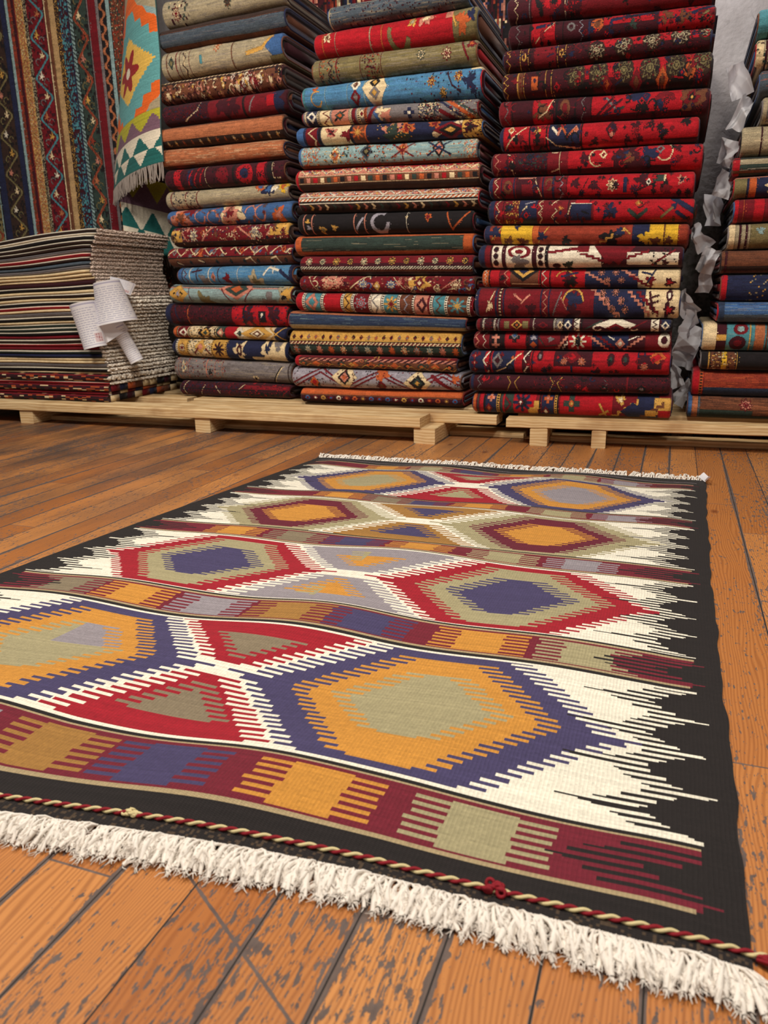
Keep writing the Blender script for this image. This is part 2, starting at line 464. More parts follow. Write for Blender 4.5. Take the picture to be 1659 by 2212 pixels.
def pallet_board(root, name, x0, x1, y0, y1, z0, z1, chip=0):
    """a sawn board with slightly eased, uneven edges"""
    n = max(4, int((x1 - x0) / .05)) if (x1 - x0) > (y1 - y0) else 4
    long_x = (x1 - x0) > (y1 - y0)
    m = n if long_x else max(4, int((y1 - y0) / .05))
    L0, L1 = (x0, x1) if long_x else (y0, y1)
    A0, A1 = (y0, y1) if long_x else (x0, x1)
    e = .003
    prof = [(A0 + e, z0), (A1 - e, z0), (A1, z0 + e), (A1, z1 - e), (A1 - e, z1), (A0 + e, z1), (A0, z1 - e), (A0, z0 + e)]
    V = []; r = np.random.default_rng(int(abs(x0 * 1000) + abs(y0 * 777) + z1 * 999))
    for i in range(m + 1):
        t = L0 + (L1 - L0) * i / m
        w = r.normal(0, .0008, 2)
        if chip and r.random() < .3: w = w + np.array([abs(r.normal(0, chip)), 0])
        for (a, z) in prof:
            aa = a + (w[0] if a < (A0 + A1) / 2 else -w[0]); zz = z + (w[1] * .5 if z > (z0 + z1) / 2 else 0)
            V.append((t, aa, zz) if long_x else (aa, t, zz))
    F = []
    for i in range(m):
        for k in range(8):
            k2 = (k + 1) % 8
            F.append((i * 8 + k, i * 8 + k2, i * 8 + 8 + k2, i * 8 + 8 + k))
    F.append(tuple(range(8))); F.append(tuple(range(m * 8 + 7, m * 8 - 1, -1)))
    return mesh_obj(name, V, F, M_WOOD, root, smooth=False)

def pallets():
    r = bpy.data.objects.new('wooden_pallet', None); COL.objects.link(r)
    tagit(r, 'long pale pine pallet under the left carpet stacks, with a stepped end', 'pallet')
    pallet_board(r, 'deck_board', -4.0, -.945, 2.972, 3.118, .066, .106)
    pallet_board(r, 'deck_board', -2.2, -.66, 3.122, 3.24, .066, .106)
    pallet_board(r, 'deck_board', -4.0, -2.28, 3.30, 3.42, .066, .106)
    pallet_board(r, 'deck_board', -2.24, -.70, 3.30, 3.42, .066, .106)
    pallet_board(r, 'deck_board', -4.0, -.95, 3.52, 3.64, .066, .106)
    pallet_board(r, 'deck_board', -4.0, -.95, 3.80, 3.95, .066, .106)
    xs = [(-3.057, -2.974), (-2.026, -1.949), (-.975, -.883)]
    for a, b in xs: pallet_board(r, 'bearer', a, b, 2.982, 3.95, .0, .065)
    for a, b in ((-2.973, -2.027), (-1.948, -.976)): pallet_board(r, 'bottom_board', a, b, 3.10, 3.24, .0, .022)
    for a, b in ((-2.973, -2.027), (-1.948, -.976)): pallet_board(r, 'bottom_board', a, b, 3.55, 3.68, .0, .022)
    pallet_board(r, 'bottom_board', -.882, -.56, 3.20, 3.34, .0, .022)
    r2 = bpy.data.objects.new('wooden_pallet', None); COL.objects.link(r2)
    tagit(r2, 'rough bark-edged pine pallet under the red stack and the stack beside it', 'pallet')
    pallet_board(r2, 'deck_board', 0, 2.4, 0, .085, .072, .108, chip=.003)
    pallet_board(r2, 'deck_board', .02, 2.4, .20, .32, .072, .108)
    pallet_board(r2, 'deck_board', .02, 2.4, .52, .66, .072, .108)
    for a, b in ((.095, .165), (.335, .388), (1.30, 1.37)): pallet_board(r2, 'bearer', a, b, .004, .66, 0, .071)
    for a, b in ((.166, .334), (.389, 1.299), (1.371, 2.3)): pallet_board(r2, 'bottom_board', a, b, .115, .21, 0, .024)
    r2.location = (-.605, 3.045, 0); r2.rotation_euler.z = math.radians(2.6)
pallets()

# ------------------------------------------------------------------ the kilim on the floor
KX, KY = .115, .616            # its front right corner
def kw(t): return 1.36 + .105 * (2 - t)
def skew(s, t):
    sp = s * 1.5 / 1.45
    d = -.062 * np.clip((sp - .36) / .5, 0, 1) ** 1.3
    return d * np.exp(-np.maximum(t - .02, 0) / .13)
def ripple(s, t):
    z = .0045 * (1 + np.sin(2 * np.pi * (s / .47 + .15 * np.sin(t * 3.1)) + 4.1 * t + 1.2))
    z = z * (.35 + .65 * np.sin(t * 2.2 + .6) ** 2)
    z += .0035 * (1 + np.sin(s * 9 + t * 15 + 1.0)) * np.exp(-((s - .75) / .45) ** 2)
    b = lambda s0, t0, a, ws, wt: a * np.exp(-((s - s0) / ws) ** 2 - ((t - t0) / wt) ** 2)
    z += b(.56, .14, .010, .12, .16) + b(1.0, .15, .012, .12, .2) + b(.66, .62, .012, .14, .10) + b(.70, 1.02, .010, .2, .07) + b(.72, 1.72, .012, .2, .10) + b(.80, 1.36, .010, .15, .08)
    edge = np.minimum(np.minimum(s / .1, (1.45 - s) / .1), np.minimum((t) / .08, (2.0 - t) / .06))
    return z * np.clip(edge, 0, 1) + .004
def kpos(s, t):
    """woven coordinates (0..1.45 from the right edge, 0..2 from the front) -> place"""
    s = np.asarray(s, float); t = np.asarray(t, float)
    w = kw(t)
    sc = s * w / 1.45
    sc = sc + np.where(s < .3, .0013 * (np.sin(t * 38) + .8 * np.sin(t * 61 + 1) + np.sin(t * 13)) * np.exp(-s / .04), 0)
    x = KX - sc + .016 * np.clip(t - .9, 0, 2) ** 1.4
    y = KY + t + skew(s, t)
    return np.stack([x, y, ripple(s, t)], -1)

KC = dict(k=(34, 29, 29), w=(238, 232, 214), R=(158, 24, 40), B=(114, 30, 46), N=(70, 63, 100), O=(202, 140, 58), V=(164, 154, 118),
          L=(148, 140, 146), U=(160, 116, 58), M=(104, 30, 48), G=(132, 118, 96), T=(172, 152, 116))
def kilim_pattern(S, T):
    """colour index per cell; fingers are one row thick, as the weft interlocks"""
    keys = list(KC); I = {k: n for n, k in enumerate(keys)}
    ROW = .0065
    kidx = np.floor(T / ROW).astype(int); par = kidx % 2
    TQ = (np.floor(T / (2 * ROW)) + .5) * 2 * ROW        # stepped height of a pair of rows
    rr = np.random.default_rng(3).random(700)
    jit = (rr[np.clip(kidx // 2, 0, 699)] - .5) * .006
    fing = np.where(par == 1, .016, -.016)
    A = np.full(S.shape, I['k'])
    bands = [  # t0, t1, centres, outer, middle, inner(right,left), inner2, triangle, tri core
        (.178, .531, (.405, 1.045), 'N', 'O', ('V', 'V'), 'R', 'G'),
        (.655, 1.000, (.375, 1.062), 'R', 'V', ('N', 'N'), 'L', 'O'),
        (1.103, 1.412, (.388, 1.070), 'V', 'M', ('O', 'O'), 'U', 'N'),
        (1.497, 1.828, (.383, 1.062), 'N', 'O', ('L', 'V'), 'R', 'V')]
    mid = .722
    def black_edge(Sd, t0, t1, per_n, base, amp, spur):
        p = ((T - t0) / (t1 - t0) * per_n) % 1
        tri = 1 - 4 * np.abs(p - .5)                    # -1 white tip .. 1 black tip
        tq = np.round(tri * 3) / 3
        b = base + amp * tq + np.where(par == 1, .024 + spur * np.clip(tri, 0, 1) ** 3, -.022 - .026 * np.clip(-tri, 0, 1) ** 3)
        return Sd < b + jit
    for bi, (t0, t1, cs, c1, c2, c3, ct, cc) in enumerate(bands):
        tc, hh = (t0 + t1) / 2, (t1 - t0) / 2
        m = (T >= t0) & (T < t1)
        A[m] = I['w']
        dt = np.abs(TQ - tc)
        D1 = [.262 - .155 * dt / hh for _ in cs]
        for side, sc in enumerate(cs):
            ds = np.abs(S - sc)
            w1 = .268 - .160 * (dt / hh) + .035 * np.clip(1 - dt / .012, 0, 1)
            A[m & (ds < w1 + fing + jit)] = I[c1]
            h2 = .152 * hh / .175
            w2 = .186 - .125 * (dt / h2)
            A[m & (dt < h2) & (ds < w2 + fing * .95 - jit)] = I[c2]
            h3 = .098 * hh / .175
            w3 = .120 - .085 * (dt / h3)
            mm = m & (dt < h3) & (ds < w3 + fing * .95 + jit)
            A[mm] = I[c3[side]]
            if bi == 0 and side == 1:
                A[mm & (S < sc + .02) & (T > tc + .012)] = I['L']
            if bi == 1:
                A[m & (dt < h3 * .9) & (ds < w3 - .012 + fing * .4)] = I['N']
        # triangles between the diamonds
        wd = .268 - .160 * (dt / hh)
        gap = .040
        lo, hi = cs[0] + wd + gap, cs[1] - wd - gap
        up = np.where(T > tc, 1, -1)
        trm = m & (S > lo - fing + jit) & (S < hi + fing + jit) & (dt > .020) & (hi - lo > .008)
        A[trm] = I[ct]
        d = hh - dt
        wg = .082 * (1 - (d - .045) / (hh * .52))
        tg = m & (d > .045) & (d < hh * .78) & (np.abs(S - mid) < wg + fing * .8) & (wg > -.01)
        A[tg] = I[cc]
        if bi == 1:
            A[m & (d > .03) & (d < hh * .5) & (np.abs(S - mid) < .05 + fing - d * .3) & (S > mid + .01)] = I['V'] if True else 0
        # toothed black selvedge sides
        A[m & black_edge(S, t0, t1, 4, .098, .026, .060)] = I['k']
        A[m & black_edge(1.45 - S, t0, t1, 4, .098, .026, .060)] = I['k']
        # thin outline rows
        A[(T >= t0 - .0035) & (T < t0 + .002) & (S > .035) & (S < 1.42)] = I['w']
        A[(T >= t1 - .002) & (T < t1 + .0035) & (S > .035) & (S < 1.42)] = I['w']
    red = [(.070, .163, [(.048, 'B'), (.262, 'V'), (.455, 'O'), (.652, 'N'), (.817, 'U'), (1.01, 'L'), (1.19, 'O')]),
           (.548, .642, [(.201, 'V'), (.377, 'O'), (.582, 'N'), (.735, 'U'), (.905, 'L'), (1.078, 'O'), (1.246, 'G')]),
           (1.010, 1.092, [(.268, 'L'), (.442, 'V'), (.642, 'O'), (.811, 'N'), (.971, 'G'), (1.144, 'O')]),
           (1.424, 1.487, [(.22, 'L'), (.395, 'V'), (.620, 'O'), (.794, 'N'), (.905, 'G'), (1.06, 'O')]),
           (1.838, 1.898, [(.25, 'L'), (.42, 'V'), (.60, 'O'), (.78, 'N'), (.93, 'V'), (1.10, 'O')])]
    for t0, t1, blocks in red:
        m = (T >= t0) & (T < t1)
        A[m] = I['B']
        for sc, c in blocks:
            if c == 'B': continue
            core = .050
            A[m & (T > t0 + .006) & (T < t1 - .006) & (np.abs(S - sc) < core + np.where(par == 1, .030, -.012) + jit)] = I[c]
        p = (T - t0) / (t1 - t0)
        tri = 1 - np.abs(p - .5) * 3.4
        for Sd in (S, 1.45 - S):
            b = .085 + .055 * np.round(tri * 3) / 3 + np.where(par == 1, .05, -.045)
            b = np.where((p < .1) | (p > .9), .04, b)
            A[m & (Sd < b + jit)] = I['k']
        A[(T >= t1) & (T < t1 + .0055) & (S > .04) & (S < 1.41)] = I['T']
        A[(T >= t1 + .0055) & (T < t1 + .012)] = I['k']
        A[(T >= t0 - .0035) & (T < t0 + .0035) & (S > .045) & (S < 1.41)] = I['T']
    A[(T > 1.93) & (T < 1.9335) & (S > .03) & (S < 1.42)] = I['L']
    return A, keys

def kilim():
    ns, nt = 480, 610
    s = np.linspace(0, 1.45, ns + 1); t = np.linspace(.016, 1.985, nt + 1)
    Sg, Tg = np.meshgrid(s, t)
    V = kpos(Sg, Tg).reshape(-1, 3)
    F = grid_faces(nt, ns)
    Sc, Tc = np.meshgrid((s[:-1] + s[1:]) / 2, (t[:-1] + t[1:]) / 2)
    A, keys = kilim_pattern(Sc, Tc)
    pal = np.array([lin(KC[k]) for k in keys])
    c = pal[A]
    r = np.random.default_rng(5)
    rowf = 1 + .05 * r.standard_normal((nt, 1)); cell = 1 + .045 * r.standard_normal((nt, ns))
    c = c * np.clip(rowf * cell, .7, 1.3)[..., None]
    # brown flecks where the pale warp shows through the plain black ends
    fl = (Tc < .034) & (r.random((nt, ns)) < .22)
    c[fl] = c[fl] * .4 + lin((120, 98, 76)) * .35
    c = np.clip(c, 0, 1).reshape(-1, 3)
    # skirt so that the cloth has thickness
    n0 = len(V)
    rim = np.concatenate([np.arange(ns + 1), (np.arange(1, nt + 1)) * (ns + 1) + ns, nt * (ns + 1) + np.arange(ns - 1, -1, -1), np.arange(nt - 1, 0, -1) * (ns + 1)])
    low = V[rim].copy(); low[:, 2] = .0005
    V = np.concatenate([V, low]); k = len(rim); a = np.arange(k); b2 = (a + 1) % k
    F2 = np.stack([rim[a], n0 + a, n0 + b2, rim[b2]], -1)
    F = np.concatenate([F, F2]); c = np.concatenate([c, np.tile(lin((34, 29, 29)), (k, 1))])
    o = mesh_obj('kilim_rug', V, F, M_KILIM, None, c)
    tagit(o, 'flat-woven kilim with stepped diamonds, black toothed sides and cream fringe, spread on the floorboards', 'rug')
    # fringes
    def fringe(t0, dirn, length, n, thick, fuzz):
        mb = MB(); r = np.random.default_rng(11 + int(t0 * 10))
        for i in range(n):
            s0 = (i + r.random()) / n * 1.45
            p = kpos(s0, t0); ln = length * r.uniform(.65, 1.1)
            ang = r.normal(.12, .30); base = p + np.array([0, 0, -.001])
            m = 5; u = np.linspace(0, 1, m)[:, None]
            d = np.array([math.sin(ang), dirn * math.cos(ang), 0])
            side = np.array([d[1], -d[0], 0])
            wig = r.normal(0, .004, 1)
            hump = r.uniform(.002, .012)
            pts = base + d * ln * u + side * (np.sin(u * 3.1) * wig) + np.array([0, 0, 1]) * (hump * np.sin(u * np.pi) + (.002 - base[2] + r.uniform(0, .006)) * u)
            mb.tube(pts, thick * np.array([.55, .65, .85, 1.35, 1.0]) * r.uniform(.8, 1.3), 5)
            for _ in range(fuzz):
                a2 = ang + r.normal(0, .5); d2 = np.array([math.sin(a2), dirn * math.cos(a2), r.uniform(-.05, .25)])
                q0 = pts[r.integers(2, m)]
                q1 = q0 + d2 * r.uniform(.005, .014); q1[2] = max(q1[2], .001)
                mb.tube([q0, (q0 + q1) / 2 + r.normal(0, .001, 3), q1], [.0007, .0006, .0003], 3)
        f = mb.build('fringe', M_FRINGE, o)
        tagit(f, 'cream cotton fringe')
    fringe(.018, -1, .047, 1150, .0023, 7)
    fringe(1.983, 1, .036, 420, .0024, 0)
    # twisted two-colour cord stitched along the front
    for nm, ph, m in (('red', 0, M_CORDR), ('cream', math.pi, M_CORDC)):
        sv = np.linspace(1.44, -.012, 1500)
        base = kpos(sv, .034 + 0 * sv); base[:, 2] += .003
        a = ph + sv * 2 * math.pi / .025
        pts = base + np.stack([0 * sv, .0017 * np.cos(a), .0017 * np.sin(a)], -1)
        mb = MB(); mb.tube(pts, .0019, 6); c_ = mb.build('twisted_cord', m, o); tagit(c_, nm + ' strand of the twisted cord')
    def knot(s0, rad, m, label):
        mb = MB(); p = kpos(s0, .034); r = np.random.default_rng(int(s0 * 100))
        for k in range(9):
            a0 = r.random() * 6.28; c = p + np.array([r.normal(0, rad * .8), r.normal(0, rad * .35), rad * .7])
            u = np.linspace(0, 6.28, 12)
            pts = c + rad * .55 * np.stack([np.cos(u), np.sin(u) * math.cos(a0), np.sin(u) * math.sin(a0)], -1)
            mb.tube(pts, rad * .28, 5)
        tagit(mb.build('knot', m, o), label)
    knot(.226, .0075, M_CORDR, 'dark red knot in the cord')
    knot(.622, .0055, M_CORDC, 'cream knot in the cord')
    mb = MB(); r = np.random.default_rng(4); p = kpos(-.004, .033)
    for k in range(26):
        u = np.linspace(0, 1, 6)[:, None]
        d = np.array([.055 * r.uniform(.7, 1.1), -.022 * r.uniform(.2, 1.6), 0])
        mb.tube(p + np.array([0, r.normal(0, .002), .004 * r.random()]) + d * u + np.array([0, 0, 1]) * (.008 * np.sin(u * 3) - .004 * u), .0017, 5)
    tagit(mb.build('tassel', M_CORDR, o), 'dark red tassel at the cord end')
    return o
kilim()

# ------------------------------------------------------------------ paper tags
def paper_tag(loc, axis_u, axis_v, w, h, curl, label, group, print_seed=1, pink=False, cone=0.0, blank=False, taper=0.0, crumple=0.0):
    """a printed sheet curled about its own v axis; axis_u, axis_v span the flat sheet"""
    U = np.array(axis_u, float); U /= np.linalg.norm(U); Vv = np.array(axis_v, float); Vv -= U * (U @ Vv); Vv /= np.linalg.norm(Vv)
    N = np.cross(U, Vv)
    nu, nv = 44, 60
    u = np.linspace(-.5, .5, nu + 1); v = np.linspace(0, 1, nv + 1)
    ug, vg = np.meshgrid(u, v)
    k = curl * (1 + cone * (vg - .5)) + 1e-4
    a = ug * k
    wv = w * (1 - taper * vg)
    X = np.sin(a) / k * wv; Z = (1 - np.cos(a)) / k * wv
    bend = .12 * h * np.sin(vg * 2.2)
    P = np.array(loc) + X[..., None] * U + (vg * h)[..., None] * Vv + (Z + bend)[..., None] * N
    r = np.random.default_rng(print_seed)
    if crumple:
        for _ in range(5):
            th = r.uniform(0, 3.14); cc = r.uniform(.2, .8)
            dd = np.abs(ug * math.cos(th) + (vg - cc) * math.sin(th))
            P = P + (crumple * r.choice([-1, 1]) * np.maximum(0, .3 - dd))[..., None] * N
    col = np.tile(lin((244, 243, 248)), (nv, nu, 1))
    if not blank:
        ink = lin((190, 188, 212))
        col[2:4, 3:-3] = ink; col[-4:-3, 3:-3] = ink; col[2:-3, 3:4] = ink; col[2:-3, -4:-3] = ink
        for row in range(8, nv - 6, 3):
            x = 6
            while x < nu - 7:
                L = int(r.integers(2, 7))
                if x + L < nu - 6 and not (row > 40 and x > 24 and pink): col[row, x:x + L] = lin((186, 186, 208))
                x += L + 1
        if pink:
            pk = lin((196, 128, 132))
            col[42:54, 26:38] = col[42:54, 26:38] * .55 + pk * .45
            for cx, cy, rad in ((30, 45, 3), (33, 50, 3)):
                yy, xx = np.ogrid[:nv, :nu]; d = np.hypot(xx - cx, (yy - cy))
                col[(d > rad - 1) & (d < rad)] = pk * .8
    verts = P.reshape(-1, 3); F = grid_faces(nv, nu)
    o = mesh_obj('paper_tag', verts, F, M_PAPER, None, col.reshape(-1, 3))
    tagit(o, label, 'paper tag', group)
    return o

# ------------------------------------------------------------------ folded carpets in stacks
STACK_A=(3.36,[
(-2.286,-1.667,1.8893,1.8839,1.7725,1.7986,'beige folded carpet with dark flower','f e;v s 3;N 5 22 .25 gmc 2;o 12 6 3 rc;o 55 5 3 gu'),
(-2.312,-1.668,1.7699,1.7971,1.6816,1.6995,'slate folded carpet with brown upper edge','f j;v s 2;v n 2;r 0 100 d 0 3.4;h 3.2 u .4;r 0 100 u 9 10'),
(-2.310,-1.689,1.6802,1.6974,1.5620,1.5838,'pale beige folded carpet with blue corner','f e;v s 4;v c 1;l 6 u;l 14 r;l 17 r;l 21 c;l 25 r;D 10 5 2.5 2.5 ga;z 21 m;l 60 u;r 34 36 t 4 7;o 48 1 3 oc;D 100 4 14 9 b;p 72 6 85 5 y 1.5;p 85 5 92 1 y 1.5;r 97 100 b;r 90 100 a 8 10'),
(-2.337,-1.701,1.5596,1.5819,1.4635,1.4775,'pink and brown dense floral folded carpet','f u;N 0 100 .18 mkp 2;F 0 100 110 cpmkyu;h 2 k .6;F 60 86 40 cwrp;k 1 c m 3'),
(-2.328,-1.673,1.4622,1.4766,1.3691,1.3806,'wine red folded carpet with grey leaf','f m;r 38 90 r;L 50 4 7 m;L 58 5 6 m;l 66 k 1.5;p 18 9 30 5 c .5;p 30 5 32 1 c .5;p 70 8 74 2 s 1;L 92 4 8 n;r 84 90 R 2 7;N 0 38 .2 krn'),
(-2.362,-1.701,1.3670,1.3786,1.2790,1.2781,'copper folded carpet over a dark flowered border','f v;v u 5;r 0 100 d 7.2 10;M 8.6 8 95 14 o 1.2 cyou;r 0 100 u 0 1'),
(-2.364,-1.708,1.2775,1.2766,1.1863,1.1927,'plain copper folded carpet','f v;v c 3;v u 4;r 0 100 u 8.8 10'),
(-2.341,-1.703,1.1850,1.1912,1.0907,1.0922,'wine red folded carpet with dark diagonal stripes','f m;r 8 14 R;r 20 24 n;p 24 2 20 9 R 1.2;p 30 1 25 9 R 1.2;p 34 2 30 9 R 1.2;l 36 c .5;E 50 5 5 4 r;E 68 5 7 4.5 Rn;r 58 60 k;r 78 84 R;r 86 90 k;p 90 1 91 8 c .5;p 91 8 96 8 c .5;N 0 100 .12 km'),
(-2.347,-1.691,1.0892,1.0907,1.0016,1.0172,'beige folded carpet with coloured right end','f e;v c 3;v s 3;l 5 r;l 17 r;l 26 r;N 6 26 .2 nmc;L 78 1 5 ob;L 85 3 6 nb;L 90 1 5 wc;L 96 2 5 Yo'),
(-2.349,-1.676,1.0001,1.0161,0.9276,0.9240,'blue folded carpet with peach medallions','f b;v j 4;L 12 5 10 po;L 12 5 4 u;L 52 4 12 cp;L 52 4 8 pr;c 28 5 4 p .8 0 270;c 38 6 4 p .8 90 360;c 68 5 4 p .8 180 440;c 76 5 4 p .8 0 270;L 90 7 6 op;F 0 100 30 rojpu;L 20 0 6 r'),
(-2.336,-1.696,0.9260,0.9226,0.8328,0.8298,'red floral folded carpet with gold corners','f r;N 0 100 .06 con;F 0 100 60 cponu;p 8 0 16 9 p 1;p 26 9 36 1 p 1;p 58 1 70 7 p 1;p 82 6 90 0 p 1;o 21 5 4 sc;o 72 4 4 sc;r 0 10 y 2 10;r 85 100 y 0 6;F 80 100 20 kurn;F 0 12 12 knu;r 0 100 d 7.8 10;N 0 100 .06 cu'),
(-2.365,-1.687,0.8314,0.8283,0.7412,0.7386,'rust lattice folded carpet with cream chevrons','f r;F 0 100 80 crsokb;r 0 100 u 5.5 10;hz 2.5 c 2 12 .6;M 2.5 6 94 9 D 2.2 sro;h 5.5 k .5;M 8 8 95 9 D 1.5 kg;p 64 7 68 6 c .8;p 68 6 70 9 c .8;p 84 7 88 6 c .8;p 88 6 90 9 c .8;p 8 8 11 9 c .8;p 26 7 30 8 c .8'),
(-2.319,-1.687,0.7395,0.7371,0.6600,0.6419,'sky blue folded carpet with white lines','f x;v l 3;r 0 4 b;l 5 m;l 12 w;z 8 r;l 29 w;l 37 m;p 18 1 18 8 m 1;p 14 3 22 2 m 1;L 24 8 5 s;D 33 6 2 3 pu;L 45 7 4 r;l 54 w .5;L 68 9 8 ea;p 76 5 80 1 w 1.2;p 80 1 90 3 w 1.2;p 84 1 84 4 w 1;p 90 3 97 7 n 2;r 97 100 n'),
(-2.373,-1.697,0.6600,0.6407,0.5704,0.5563,'grey green floral folded carpet','f l;v s 4;h .8 d .7;h 1.6 p .5;D 8 5 9 5 yk;L 8 5 4 yq;p 17 2 18 9 r .6;L 30 10 8 a;D 57 2 14 6 pgo;p 45 2 52 9 r .7;p 69 2 62 9 r .7;L 82 10 8 s;L 95 5 8 ek;L 97 4 5 y'),
(-2.414,-1.733,0.5697,0.5555,0.4613,0.4508,'dark wine folded carpet with navy end','f m;r 0 5 n;l 19 o .7;r 56 100 R;N 5 55 .2 rk;L 70 5 6 m;l 66 k 1.5;L 90 5 6 m;r 78 84 k 3 8;r 80 82 w 4 6;N 56 100 .08 n;p 8 1 12 9 n .8;r 20 56 m 8 10'),
(-2.374,-1.735,0.4591,0.4493,0.4013,0.3864,'patterned folded carpet with red panel and diamonds','f c;r 0 4 o;l 4 k;r 5 14 r;D 10 5 4 4 wr;l 15 k;L 30 5 8 kr;D 30 5 4 4 yg;N 16 40 .2 rgy;l 38 k;r 39 47 g;D 43 5 3 4 pc;l 47 k;r 47 57 R;D 60 5 5 5 wg;D 75 5 14 7 yn;D 75 5 6 4 cuw;r 90 100 n;p 85 0 98 10 y 1;p 85 10 98 0 y 1'),
(-2.383,-1.731,0.4000,0.3848,0.3094,0.2845,'navy folded carpet with cream and gold panels','f c;r 0 3 n;K 4 k w;r 5 13 y;o 9 5 3 rc;K 14 k y;N 15 35 .25 ygs;D 26 4 5 4 yp;p 20 8 24 5 r 1;p 34 8 31 5 r 1;K 36 k y;r 37 47 y;S 42 5 5 4 mk;K 48 k y;r 49 100 n;L 60 5 6 cp;E 60 5 2 3 mc;r 86 98 c;L 83 6 8 c;L 83 4 3 n;L 92 2 4 s;p 70 9 80 9 c 2'),
(-2.384,-1.720,0.3080,0.2826,0.1891,0.1798,'streaky grey folded carpet with fine pink lines','f s;v e 4;v d 2;l 4 p .5;l 13 p .5;l 29 p .5;l 36 p .5;l 42 p .4;L 9 4 3 cl;L 32 6 2 k;N 0 45 .08 rp;L 70 8 2.5 ck;p 84 10 92 2 k .8;p 85 10 93 2 c .6;l 98 d'),
(-2.356,-1.730,0.1872,0.1785,0.1090,0.1090,'dark red folded carpet with short pale dashes','f m;z 5 c 1 9 .6;p 20 8 24 2 c .7;p 34 2 38 7 c .7;N 0 60 .25 rnk;z 47 r 1 5;p 56 4 60 1 c .5;r 60 100 r 1 4;h 4.5 k;M 7 63 98 9 R 1.5 k;N 60 100 .15 Rm')])

